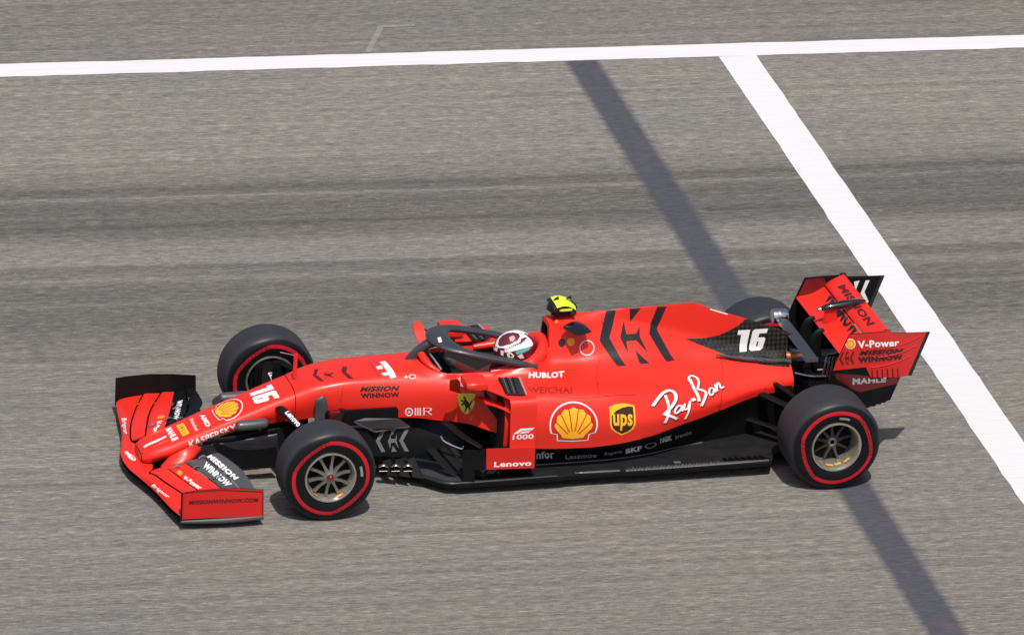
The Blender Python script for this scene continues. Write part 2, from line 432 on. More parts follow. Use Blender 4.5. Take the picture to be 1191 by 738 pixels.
nose_x = [-1.115, -1.11, -1.10, -1.085, -1.06]+list(np.linspace(-1.03, -.06, 38))
CH.build(nose, nose_x, lambda x, s: 'red')
sc = CH.sec(-1.115)
nose.add([(-1.118, y*.9, (z-.155)*.9+.155) for y, z in sc]+[(-1.118, -y*.9, (z-.155)*.9+.155) for y, z in sc[::-1]], [tuple(range(2*len(sc)))], 'red', False)
OX0, OX1 = .86, 1.66     # cockpit opening
chx = list(np.linspace(-.055, .84, 30))+list(np.linspace(.86, 1.80, 36))
def rim_w(x):           # half width of the cockpit opening
    t = (x-OX0)/(OX1-OX0)
    if t <= 0 or t >= 1: return 0
    return .232*min(1, math.sqrt(min(1, t/.22)))*min(1, math.sqrt((1-t)/.10))
# chassis outer, top replaced by the opening where it is open
secs = [CH.sec(x) for x in chx]; N = len(secs[0])
grid = []
for x, sc in zip(chx, secs):
    w = rim_w(x)
    if w > 0:
        top = sc[:2*7]; new = []
        # squeeze the two top segments between the rim and the shoulder
        y1, z1 = sc[14]
        rz = .722+.030*max(0, (x-1.45)/.2)+.05*max(0, (.98-x)/.12)*1.0
        for k, q in enumerate(top):
            t = k/14.0; yy = w+(y1-w)*t; zz = rz+(z1-rz)*t**1.6
            new.append((yy, zz))
        sc = new+sc[14:]
    grid.append(sc)
for sg in (-1, 1):
    V = [(x, sg*y, z) for x, sc in zip(chx, grid) for y, z in sc]; Fc = []; ms = []
    for i in range(len(chx)-1):
        for j in range(N-1):
            seg = j//7
            f = (i*N+j, i*N+j+1, (i+1)*N+j+1, (i+1)*N+j)
            Fc.append(f if sg > 0 else f[::-1])
            ms.append('black' if seg >= 4 else 'red')
    chassis.add(V, Fc, ms)
# cockpit tub lining
tub = Part("cockpit_lining", chassis)
for sg in (-1, 1):
    V = []; Fc = []
    ux = [x for x in chx if rim_w(x) > 0]
    for x in ux:
        w = rim_w(x); rz = .722+.030*max(0, (x-1.45)/.2)+.05*max(0, (.98-x)/.12)
        for (yy, zz) in ((w, rz), (w*.97, rz-.03), (w*.92, .55), (w*.7, .33), (0, .26)):
            V.append((x, sg*yy, zz))
    for i in range(len(ux)-1):
        for j in range(4):
            f = (i*5+j, (i+1)*5+j, (i+1)*5+j+1, i*5+j+1); Fc.append(f if sg > 0 else f[::-1])
    tub.add(V, Fc, ['red' if (k % 4 == 0) else 'dark_inside' for k in range(len(Fc))])
    for xe, fl in ((ux[0], 1), (ux[-1], -1)):
        w = rim_w(xe); tub.add([(xe, 0, .75), (xe, sg*w, .72), (xe, sg*w*.7, .33), (xe, 0, .26)], [(0, 1, 2, 3)], 'dark_inside', False)
# padded headrest surround
hr = Part("headrest", chassis)
tube(hr, [(1.33, -.225, .715), (1.47, -.222, .730), (1.64, -.195, .755), (1.745, -.09, .785), (1.765, 0, .80), (1.745, .09, .785), (1.64, .195, .755), (1.47, .222, .730), (1.33, .225, .715)],
     [(.02, .02), (.030, .03), (.040, .045), (.05, .075), (.05, .08), (.05, .075), (.040, .045), (.030, .03), (.02, .02)], 'red', n=14, smooth=6)
# cockpit front coaming (small raised lip in front of the driver)
cw = Part("cockpit_coaming", chassis)
tube(cw, [(.97, -.19, .722), (.905, -.13, .762), (.88, 0, .79), (.905, .13, .762), (.97, .19, .722)], [(.012, .014), (.026, .02), (.03, .024), (.026, .02), (.012, .014)], 'red', n=12)

# -------- engine cover and sidepods
cover = Part("engine_cover", CAR)
EC = Loft([
    (1.34, [(0, .66), (.10, .66), (.243, .708), (.30, .682), (.40, .668), (.55, .662), (.612, .50), (.60, .31), (.48, .17), (.45, .085)]),
    (1.60, [(0, .80), (.10, .78), (.246, .778), (.300, .720), (.40, .678), (.555, .655), (.622, .49), (.612, .285), (.485, .17), (.45, .085)]),
    (1.78, [(0, 1.00), (.085, .99), (.125, .84), (.18, .735), (.36, .680), (.555, .645), (.625, .485), (.613, .275), (.485, .17), (.455, .085)]),
    (1.95, [(0, 1.025), (.085, .99), (.125, .85), (.18, .735), (.36, .680), (.55, .635), (.625, .475), (.613, .272), (.485, .17), (.455, .085)]),
    (2.12, [(0, 1.035), (.050, .990), (.10, .88), (.18, .75), (.35, .675), (.54, .620), (.62, .46), (.610, .280), (.485, .17), (.455, .085)]),
    (2.40, [(0, 1.046), (.013, .955), (.070, .865), (.16, .745), (.32, .655), (.49, .580), (.585, .45), (.580, .308), (.46, .19), (.42, .088)]),
    (2.70, [(0, 1.056), (.010, .865), (.045, .795), (.12, .705), (.26, .63), (.41, .545), (.485, .445), (.482, .352), (.37, .21), (.33, .09)]),
    (2.83, [(0, 1.062), (.010, .825), (.040, .765), (.105, .685), (.235, .615), (.37, .535), (.435, .45), (.432, .365), (.33, .22), (.29, .092)]),
    (3.00, [(0, 1.004), (.010, .775), (.035, .725), (.095, .665), (.20, .60), (.31, .525), (.365, .455), (.362, .385), (.28, .23), (.25, .095)]),
    (3.30, [(0, .898), (.010, .705), (.030, .672), (.080, .625), (.15, .580), (.22, .53), (.255, .48), (.25, .425), (.20, .27), (.18, .11)]),
    (3.58, [(0, .795), (.010, .650), (.028, .630), (.070, .595), (.12, .568), (.165, .53), (.190, .49), (.19, .440), (.16, .30), (.14, .13)]),
], 7, sharp=(1, 7))
ecx = list(np.linspace(1.34, 1.78, 20))[:-1]+list(np.linspace(1.78, 2.83, 46))[:-1]+list(np.linspace(2.83, 3.58, 34))
EC.build(cover, ecx, lambda x, s: 'black' if s >= 7 else ('weave' if s == 0 and x > 3.26 else 'red'), keep=lambda x, s: s >= 2 or x > 1.78)
# roll hoop front face with air inlet
sc = EC.sec(1.78); ring = [(y, z) for y, z in sc[:15]]
outl = [(1.78, y, z) for y, z in ring]+[(1.78, -y, z) for y, z in ring[::-1][:-1]]
inner = [(1.775, q[1]*.72, .93+(q[2]-.93)*.55 if q[2] > .84 else .85) for q in outl]
n_ = len(outl)
cover.add(outl+inner, [(i, (i+1) % n_, n_+(i+1) % n_, n_+i) for i in range(n_)], 'red', False)
inlet = Part("air_intake", cover)
deep = [(1.88, q[1]*.8, .915+(q[2]-.915)*.8) for q in inner]
inlet.add(inner+deep, [(i, (i+1) % n_, n_+(i+1) % n_, n_+i) for i in range(n_)]+[tuple(range(n_, 2*n_))], 'dark_inside', False)
box(inlet, (1.80, 0, .92), (.05, .012, .13), 'black')
# sidepod inlet front face: dark duct
for sg in (-1, 1):
    sc = [q for q in EC.sec(1.34)[14:56]]
    cover.add([(1.342, sg*y, z) for y, z in sc]+[(1.342, sg*.25, .2)], [tuple(range(len(sc)+1))], 'dark_inside', False)
# tail end face
sc = EC.sec(3.58)
cover.add([(3.578, y, z) for y, z in sc]+[(3.578, -y, z) for y, z in sc[::-1]], [tuple(range(2*len(sc)))], 'dark_inside', False)
# cooling louvre ridge strip between fin and body
for sg in (-1, 1):
    tube(cover, [(3.02, sg*.10, .695), (3.20, sg*.096, .655), (3.40, sg*.088, .622), (3.585, sg*.082, .60)], [(.006, .006), (.016, .014), (.02, .018), (.018, .018)], 'grey', n=10)
# side vane with fluted intake lip
def sidepod_panel(sg):
    p = Part("sidepod_panel", CAR)
    # swept upper wing turning down into a vertical panel
    prof = [(-.34, .706), (-.45, .704), (-.55, .700), (-.62, .694), (-.655, .684), (-.675, .662), (-.683, .62), (-.686, .50), (-.688, .37), (-.688, .315)]
    prof = [(a.x, a.y) for a in catmull([(q[0], q[1], 0) for q in prof], 4)]
    V = []; Fc = []
    def le(y, z):
        a = abs(y); t = min(1, max(0, (a-.34)/.31)); return 1.13+.225*t**1.15 if z > .6 else 1.355+.03*(.6-z)
    def te(y, z):
        a = abs(y); return 1.36 if a < .36 else (1.545 if a > .60 else 1.40+.0*(a))
    n = len(prof)
    for th in (0, 1):
        for (y, z) in prof:
            x0, x1 = le(y, z), 1.40+.145*min(1, max(0, (abs(y)-.33)/.25))
            for k in range(7):
                t = k/6; off = .012*th*(math.sin(math.pi*t)*.7+.3)
                V.append((x0+(x1-x0)*t, -sg*(y+off*(0 if z > .69 else 1)), z-off*(1 if z > .66 else 0)))
    for th in (0, 1):
        for i in range(n-1):
            for k in range(6):
                a = th*n*7+i*7+k; Fc.append((a, a+1, a+8, a+7))
    o = n*7
    for i in range(n-1):
        for k in (0, 6): Fc.append((i*7+k, (i+1)*7+k, o+(i+1)*7+k, o+i*7+k))
    p.add(V, Fc, 'red')
    # strut below the wing
    s = Part("intake_strut", p)
    tube(s, [(1.17, -sg*-.36*1, .56) if False else (1.20, sg*.36, .585), (1.33, sg*.52, .59), (1.40, sg*.66, .59)], [(.05, .010), (.045, .010), (.04, .010)], 'red', n=10)
    # base board
    b = Part("lower_board", p)
    plate(b, [(1.19, sg*.702, .345), (1.20, sg*.702, .190), (1.545, sg*.706, .182), (1.545, sg*.700, .335)], (0, -sg*.012, 0), 'redgloss')
    plate(b, [(1.10, sg*.69, .335), (1.11, sg*.69, .19), (1.188, sg*.70, .188), (1.180, sg*.70, .345)], (0, -sg*.012, 0), 'black')
    box(b, (1.45, sg*.60, .24), (.22, .20, .10), 'black')
    return p, b
panel_n, board_n = sidepod_panel(-1); panel_f, board_f = sidepod_panel(1)
# upper sidepod inlets (dark fluted slots)
for sg in (-1, 1):
    d = Part("upper_inlet", panel_n if sg < 0 else panel_f)
    c4 = [(1.352, sg*.335, .714), (1.495, sg*.355, .716), (1.468, sg*.625, .706), (1.345, sg*.60, .704)]
    plate(d, c4, (0, 0, .005), 'dark_inside')
    C4 = [Vector(q) for q in c4]
    for k in range(5):
        t = .08+k*.16
        tube(d, [C4[0].lerp(C4[1], t)+Vector((0, 0, .008)), C4[3].lerp(C4[2], t)+Vector((-.012, -sg*.02, .008))], .004, 'dimdark' if k % 2 else 'black', n=6, smooth=1)
    tube(d, [C4[1]+Vector((.008, 0, .006)), C4[2]+Vector((.008, 0, .006))], .006, 'dim', n=8, smooth=1)
# -------- camera housings on the roll hoop
tcam = Part("roll_hoop_camera", cover, "fluorescent yellow camera housing on top of the roll hoop")
NX, NY = 9, 11
def cap_pt(i, j, k):
    t = i/(NX-1); v = -1+2*j/(NY-1)
    x = 1.795+.175*t+.012*v*v*(1-t); y = .098*v*(1-.10*t)
    z = 1.150-.030*(2*t-.85)**2-.022*abs(v)**3
    return (x, y, z-k*(.016+.012*t))
V = [cap_pt(i, j, k) for k in (0, 1) for i in range(NX) for j in range(NY)]; Fc = []; ms = []
for k in (0, 1):
    for i in range(NX-1):
        for j in range(NY-1):
            a = k*NX*NY+i*NY+j; Fc.append((a, a+1, a+NY+1, a+NY) if k else (a, a+NY, a+NY+1, a+1))
            ms.append('fluo' if k == 0 and i > 0 else 'decalblack')
o = NX*NY
for i in range(NX-1):
    for j in (0, NY-1): a = i*NY+j; Fc.append((a, a+NY, o+a+NY, o+a)); ms.append('decalblack')
for j in range(NY-1):
    for i in (0, NX-1): a = i*NY+j; Fc.append((a, a+1, o+a+1, o+a)); ms.append('decalblack')
tcam.add(V, Fc, ms)
tube(tcam, [(1.80, 0, 1.06), (1.82, 0, 1.085), (1.90, 0, 1.095), (1.96, 0, 1.085), (1.985, 0, 1.06)], [(.04, .02), (.062, .034), (.072, .040), (.066, .034), (.04, .02)], 'decalblack', n=16, smooth=3)
box(tcam, (1.885, 0, 1.045), (.14, .06, .08), 'decalblack', bevel=.02)
for sg in (-1, 1): box(tcam, (1.895, sg*.088, 1.098), (.095, .012, .026), 'fluo', bevel=.005)
for sx in (-.05, .04):
    plate(tcam, [(1.87+sx, -.025, 1.150), (1.87+sx+.040, -.025, 1.150), (1.87+sx+.034, -.025, 1.172)], (0, .012, 0), 'decalblack')
for sg in (-1, 1):
    w = Part("roll_hoop_winglet", cover)
    tube(w, [(1.93, sg*.11, .99), (1.96, sg*.16, .985), (1.99, sg*.235, .975)], [(.085, .022), (.085, .022), (.07, .010)], 'gloss', n=14, smooth=4)

# -------- halo
halo = Part("halo", CAR)
HP = [(1.66, -.245, .742), (1.50, -.250, .785), (1.30, -.245, .835), (1.14, -.215, .872), (1.04, -.13, .893), (1.00, 0, .90), (1.04, .13, .893), (1.14, .215, .872), (1.30, .245, .835), (1.50, .25, .785), (1.66, .245, .742)]
tube(halo, HP, [(.024, .022), (.028, .024), (.033, .024), (.044, .025), (.072, .025), (.084, .026), (.072, .025), (.044, .025), (.033, .024), (.028, .024), (.024, .022)], 'halo', n=16, smooth=7)
tube(halo, [(.80, 0, .735), (.86, 0, .80), (.93, 0, .858), (1.02, 0, .893)], [(.014, .040), (.022, .040), (.045, .034), (.11, .024)], 'halo', n=14, smooth=6)

# -------- mirrors
for sg in (-1, 1):
    mr_ = Part("wing_mirror", CAR)
    st = [(1.035, .085, .028), (1.06, .10, .036), (1.12, .10, .038), (1.175, .09, .034), (1.19, .085, .028)]
    V = []; Fc = []
    for (x, w, h) in st:
        for k in range(16):
            a = 2*math.pi*k/16; cc, ss = math.cos(a), math.sin(a)
            V.append((x+(.03 if sg < 0 else .12), sg*(.475+w*math.copysign(abs(cc)**.5, cc)), .757+h*math.copysign(abs(ss)**.5, ss)-.02*(x-1.035)))
    for i in range(len(st)-1):
        for k in range(16): Fc.append((i*16+k, i*16+(k+1) % 16, (i+1)*16+(k+1) % 16, (i+1)*16+k))
    Fc.append(tuple(range(16))[::-1])
    mr_.add(V, Fc, 'red')
    gl = Part("mirror_glass", mr_); gl.add([V[64+k] for k in range(16)], [tuple(range(16))], 'chrome', False)
    stalk = Part("mirror_stalk", mr_)
    mo = .03 if sg < 0 else .12
    tube(stalk, [(1.10+mo, sg*.27, .70), (1.10+mo, sg*.34, .715), (1.09+mo, sg*.41, .735)], .009, 'black', n=8, smooth=4)
    vn = Part("mirror_vane", mr_)
    pts = [(.955, .44, .80), (1.005, .45, .81), (1.035, .43, .77), (1.05, .38, .70), (1.08, .33, .64), (.985, .35, .68), (.965, .41, .735)]
    plate(vn, [(x, sg*(y+.07), z-.0) for x, y, z in pts], (0, -sg*.014, .004), 'red')
    tube(vn, [(1.0, sg*.50, .77), (1.03+mo*.5, sg*.50, .732), (1.06+mo, sg*.49, .740)], .007, 'dark_inside', n=8, smooth=4)

# -------- nose details
for sg in (-1, 1):
    pl_ = Part("wing_pillar", nose)
    V = []
    st = [(-1.04, -.80, .135, .21), (-1.035, -.83, .150, .17), (-1.03, -.86, .165, .135), (-1.03, -.88, .175, .105)]
    tube(pl_, [(-.76, sg*.145, .275), (-.82, sg*.160, .215), (-.90, sg*.195, .160), (-.97, sg*.235, .112)], [(.020, .075), (.022, .070), (.022, .062), (.030, .060)], 'red', n=16, smooth=5, up=Vector((1, 0, .35)))
    cp = Part("nose_camera", nose, "dark grey camera pod on the side of the nose")
    tube(cp, [(-.49, sg*.245, .425), (-.475, sg*.245, .425), (-.38, sg*.245, .430), (-.28, sg*.24, .432), (-.26, sg*.24, .432)], [(.012, .012), (.036, .034), (.042, .036), (.038, .034), (.012, .012)], 'grey', n=16, smooth=5)
    tube(cp, [(-.38, sg*.16, .43), (-.38, sg*.23, .436)], [(.05, .010), (.05, .010)], 'black', n=10, smooth=1)
    # nose tip nostril edge
    tube(nose, [(-1.115, sg*.080, .190), (-1.02, sg*.088, .243), (-.90, sg*.09, .292)], [(.004, .004), (.010, .006), (.006, .004)], 'red', n=8)
    # cape under the nose
    cape = Part("nose_cape", nose)
    tube(cape, [(-.70, sg*.15, .275), (-.58, sg*.20, .305), (-.45, sg*.22, .325), (-.30, sg*.22, .350), (-.10, sg*.22, .37)], [(.010, .022)]*5, 'black', n=10, smooth=4)
    vn = Part("turning_vane", nose)
    plate(vn, [(-.66, sg*.262, .318), (-.60, sg*.266, .305), (-.50, sg*.27, .262), (-.40, sg*.27, .247), (-.26, sg*.27, .250), (-.20, sg*.27, .262), (-.18, sg*.27, .105), (-.47, sg*.27, .110), (-.50, sg*.27, .180), (-.62, sg*.265, .245)], (0, -sg*.008, 0), 'black')
    plate(vn, [(-.20, sg*.25, .39), (.16, sg*.34, .37), (.20, sg*.36, .10), (-.16, sg*.30, .10)], (0, -sg*.008, 0), 'black')
pt = Part("pitot_tube", chassis, "red upright sensor blade on top of the nose")
box(pt, (-.02, 0, .745), (.028, .012, .19), 'red', bevel=.004)
tube(pt, [(-.02, 0, .825), (-.12, .05, .835)], .003, 'silver', n=6, smooth=1)

# -------- front wing
fw = Part("front_wing", CAR)
def wing_strip(p, spans, edges_fn, z_fn, mat, thick=.010, cam_=.010, nk=8):
    """spans: list of y; edges_fn(y)->(x0,x1); z_fn(y)->(z0,z1)"""
    V = []; Fc = []; n = len(spans)
    for th in (0, 1):
        for y in spans:
            x0, x1 = edges_fn(y); z0, z1 = z_fn(y)
            for k in range(nk+1):
                t = k/nk; prof = math.sqrt(max(0, t))*(1-t)*2.2+.06
                V.append((x0+(x1-x0)*t, y, z0+(z1-z0)*t-cam_*math.sin(math.pi*t)+(thick*prof if th == 0 else -thick*.25*prof)))
    w = nk+1
    for th in (0, 1):
        for i in range(n-1):
            for k in range(nk):
                a = th*n*w+i*w+k; f = (a, a+1, a+w+1, a+w); Fc.append(f if th else f[::-1])
    o = n*w
    for i in range(n-1):
        for k in (0, nk): Fc.append((i*w+k, (i+1)*w+k, o+(i+1)*w+k, o+i*w+k))
    for i in (0, n-1):
        for k in range(nk): Fc.append((i*w+k, i*w+k+1, o+i*w+k+1, o+i*w+k))
    p.add(V, Fc, mat)
def lerp_tab(tab):
    ys = [t[0] for t in tab]
    return lambda y: mono(ys, [t[1] for t in tab], min(max(abs(y), ys[0]), ys[-1]))
LEx = lerp_tab([(0, -1.222), (.12, -1.212), (.25, -1.180), (.50, -1.118), (.80, -1.075), (.985, -1.045)])
LEz = lerp_tab([(0, .098), (.25, .095), (.5, .090), (.8, .092), (.985, .105)])
S1x = lerp_tab([(0, -1.02), (.20, -1.06), (.28, -1.108), (.40, -1.085), (.70, -.985), (.985, -.860)])
S1z = lerp_tab([(0, .118), (.25, .120), (.4, .150), (.7, .152), (.985, .150)])
S2x = lerp_tab([(.20, -1.03), (.35, -.985), (.65, -.888), (.985, -.730)])
S2z = lerp_tab([(.20, .135), (.35, .168), (.65, .162), (.985, .153)])
S3x = lerp_tab([(.20, -.90), (.33, -.850), (.63, -.740), (.985, -.626)])
S3z = lerp_tab([(.20, .15), (.33, .190), (.63, .180), (.985, .158)])
S4x = lerp_tab([(.22, -.76), (.33, -.725), (.63, -.620), (.985, -.552)])
S4z = lerp_tab([(.22, .175), (.33, .225), (.63, .200), (.985, .165)])
S5x = lerp_tab([(.24, -.655), (.33, -.625), (.63, -.510), (.985, -.480)])
S5z = lerp_tab([(.24, .215), (.33, .262), (.63, .228), (.985, .180)])
ysp = list(np.linspace(-.985, .985, 61))
wing_strip(fw, ysp, lambda y: (LEx(y), S1x(y)), lambda y: (LEz(y), S1z(y)), 'red', thick=.022, cam_=.004)
G = .012
def fl(p, sg, A, B, Az, Bz, y0, mat, up=.006):
    sp_ = [sg*v for v in np.linspace(y0, .985, 26)]
    wing_strip(p, sp_, lambda y: (A(y)+G, B(y)), lambda y: (Az(y)+up, Bz(y)+up), mat, thick=.012, cam_=.006)
FLAPS = {}
for sg in (-1, 1):
    for nm, A, B, Az, Bz, y0, mat in (('a', S1x, S2x, S1z, S2z, .27, 'red'), ('b', S2x, S3x, S2z, S3z, .27, 'red'), ('c', S3x, S4x, S3z, S4z, .27, 'grey'), ('d', S4x, S5x, S4z, S5z, .27, 'grey')):
        p = Part("wing_flap", fw); fl(p, sg, A, B, Az, Bz, y0, 'black' if (mat == 'grey' and sg > 0) else mat); FLAPS[(sg, nm)] = p
    # dark outer face under the main plane leading edge
    ep = Part("front_wing_endplate", fw)
    top = [(-1.042, .290), (-.95, .300), (-.80, .304), (-.65, .297), (-.472, .276)]
    bot = [(-.462, .080), (-.60, .082), (-.85, .090), (-1.04, .092)]
    y = sg*1.0
    o3 = [(a, y, b) for a, b in top+bot]
    plate(ep, o3, (0, -sg*.010, 0), 'redgloss', edge='black')
    plate(ep, [(-1.052, sg*1.001, .292), (-1.043, sg*1.001, .290), (-1.041, sg*1.001, .09), (-1.050, sg*1.001, .08)], (0, -sg*.015, 0), 'black')
    fp = Part("footplate", ep)
    tube(fp, [(-1.045, sg*.985, .068), (-.85, sg*.985, .062), (-.65, sg*.985, .062), (-.462, sg*.985, .068)], [(.012, .012), (.022, .020), (.026, .022), (.018, .02)], 'grey', n=12, smooth=4)
    plate(fp, [(-1.02, sg*.99, .055), (-.46, sg*.99, .055), (-.46, sg*.86, .055), (-1.0, sg*.86, .055)], (0, 0, .010), 'black')
    # small flap adjusters
    for (x, yy, z) in ((-.80, .42, .215), (-.70, .60, .215), (-.74, .33, .25), (-.93, .36, .20)):
        tube(fw, [(x-.03, sg*yy, z-.012), (x, sg*yy, z+.006), (x+.03, sg*yy, z-.004)], .006, 'silver', n=8, smooth=3)
# dark underside strip that shows below the leading edge
ub = Part("wing_underside", fw)
wing_strip(ub, ysp, lambda y: (LEx(y)+.004, LEx(y)+.30), lambda y: (LEz(y)-.035, LEz(y)-.030), 'black', thick=.012, cam_=.0)

# -------- wheels
def wheel(x, side, w, rear):
    """side -1 near, +1 far; centre z .335"""
    cy = side*(1.0-w/2); cz = .333
    wh = Part("wheel", CAR)
    wh.origin = (x, cy, cz)
    s = side
    h = w/2
    # brake drum + hub
    lathe(wh, [(-h+.03, .0), (-h+.03, .150), (h-.16 if rear else h-.09, .150), (h-.16 if rear else h-.09, .03)], 'black', 32, x, cy, cz, s)
    ty = Part("tyre", wh); ty.origin = (x, cy, cz)
    prof = [(h-.018, .178), (h-.008, .190), (h-.001, .215), (h+.002, .245), (h-.002, .278), (h-.014, .303), (h-.032, .322), (h-.058, .332), (h-.09, .335)]
    full = prof+[(-a, b) for a, b in prof[::-1]]
    # densify with catmull
    pp = catmull([(a, b, 0) for a, b in full], 3)
    lathe(ty, [(q.x, q.y) for q in pp], 'tyre', 96, x, cy, cz, s)
    rm = Part("rim", wh); rm.origin = (x, cy, cz)
    dep = .13 if rear else .045
    lathe(rm, [(h-.010, .184), (h-.002, .181), (h-.002, .172), (h-.014, .166), (h-.03, .160), (h-dep, .152 if rear else .155), (h-dep-.02, .150)], 'rim', 64, x, cy, cz, s)
    lathe(rm, [(-h+.010, .184), (-h+.002, .181), (-h+.004, .172), (-h+.03, .163), (0, .158), (h-dep-.02, .150)], 'rim', 64, x, cy, cz, -s*-1)
    nsp = 9 if rear else 10
    for k in range(nsp):
        a = 2*math.pi*(k+.3)/nsp; dx, dz = math.cos(a), math.sin(a); tx, tz = -dz, dx
        V = []
        for (r, hw, hh, yo) in ((.030, .014, .014, h-dep+.012), (.09, .008, .010, h-dep-.002), (.150, .011 if not rear else .007, .010, h-dep-.004)):
            for (u, v) in ((-1, -1), (1, -1), (1, 1), (-1, 1)):
                V.append((x+dx*r+tx*u*hw, cy+s*(yo+v*hh), cz+dz*r+tz*u*hw))
        Fc = []
        for i in range(2):
            for q in range(4): Fc.append((i*4+q, i*4+(q+1) % 4, (i+1)*4+(q+1) % 4, (i+1)*4+q))
        rm.add(V, Fc, 'spoke' if not rear else 'halo', False)
    lathe(rm, [(h-dep-.03, .040), (h-dep+.02, .038), (h-dep+.028, .028), (h-dep+.028, .0)], 'spoke', 24, x, cy, cz, s)
    nt_ = Part("wheel_nut", wh); nt_.origin = (x, cy, cz)
    e = .045 if not rear else .02
    lathe(nt_, [(h-dep+.026, .024), (h-dep+e, .022), (h-dep+e+.008, .015), (h-dep+e+.008, .0)], 'nut' if not rear else 'silver', 12, x, cy, cz, s)
    return wh, rm
W = {}
for key, x, side, w, rr in (('fn', 0, -1, .305, False), ('ff', 0, 1, .305, False), ('rn', 3.653, -1, .405, True), ('rf', 3.653, 1, .405, True)):
    W[key] = wheel(x, side, w, rr)
# yellow maker's lettering on the rims near the bottom
for key, x, w, dd, rr in (('fn', 0, .305, .020, .163), ('rn', 3.653, .405, .055, .158)):
    rm = W[key][1]; cyf = -1.0
    for (a0, a1, yo, wd) in ((250, 270, 0, .007), (275, 292, .006, .007), (300, 318, -.004, .006), (228, 240, 0, .006)) if rr < .16 else ((222, 238, 0, .007), (292, 306, 0, .007)):
        V = []; Fc = []; n = 8
        for k in range(n+1):
            a = R(a0+(a1-a0)*k/n)
            for d_ in (-wd, wd): V.append((x+(rr-.003)*math.cos(a), cyf+dd+yo+d_*1.8+.004*math.sin(k*1.7), .333+(rr-.003)*math.sin(a)))
        for k in range(n): Fc.append((2*k, 2*k+1, 2*k+3, 2*k+2))
        rm.add(V, Fc, 'yellow')

# -------- suspension
def arm(a, b, mat='black', rad=(.030, .011), name="suspension_arm", parent=CAR):
    p = Part(name, parent)
    tube(p, [a, ((a[0]+b[0])/2, (a[1]+b[1])/2, (a[2]+b[2])/2), b], [rad, rad, rad], mat, n=12, smooth=3)
    return p
susp = {}
for sg in (-1, 1):
    susp[sg] = arm((-.17, sg*.19, .525), (-.02, sg*.73, .47), rad=(.036, .012))
    arm((.27, sg*.24, .50), (.03, sg*.73, .475))
    arm((-.15, sg*.18, .33), (0, sg*.73, .20)); arm((.30, sg*.22, .33), (.02, sg*.73, .20))
    arm((.12, sg*.22, .45), (.10, sg*.72, .36), rad=(.02, .010), name="track_rod")
    horn = Part("upright_horn", CAR, "grey vertical fairing beside the monocoque")
    tube(horn, [(.115, sg*.245, .36), (.118, sg*.250, .50), (.105, sg*.252, .595), (.10, sg*.25, .612)], [(.050, .016), (.048, .016), (.040, .015), (.012, .006)], 'grey', n=14, smooth=4, up=Vector((0, 1, 0)))
    # rear
    arm((3.30, sg*.20, .44), (3.60, sg*.62, .40), rad=(.035, .012)); arm((3.85, sg*.12, .44), (3.68, sg*.62, .41))
    arm((3.25, sg*.22, .24), (3.62, sg*.62, .22)); arm((3.90, sg*.12, .24), (3.68, sg*.62, .22))
    arm((3.42, sg*.18, .50), (3.60, sg*.60, .46), rad=(.022, .010), name="push_rod")
    bd = Part("brake_duct", CAR)
    box(bd, (-.02, sg*.655, .36), (.22, .05, .26), 'black', bevel=.02)
    bd2 = Part("brake_duct", CAR)
    box(bd2, (3.62, sg*.56, .36), (.24, .05, .30), 'black', bevel=.02)
    for k in range(5):
        box(bd2, (3.70, sg*.545, .26+.045*k), (.20, .07, .006), 'black', bevel=.002)

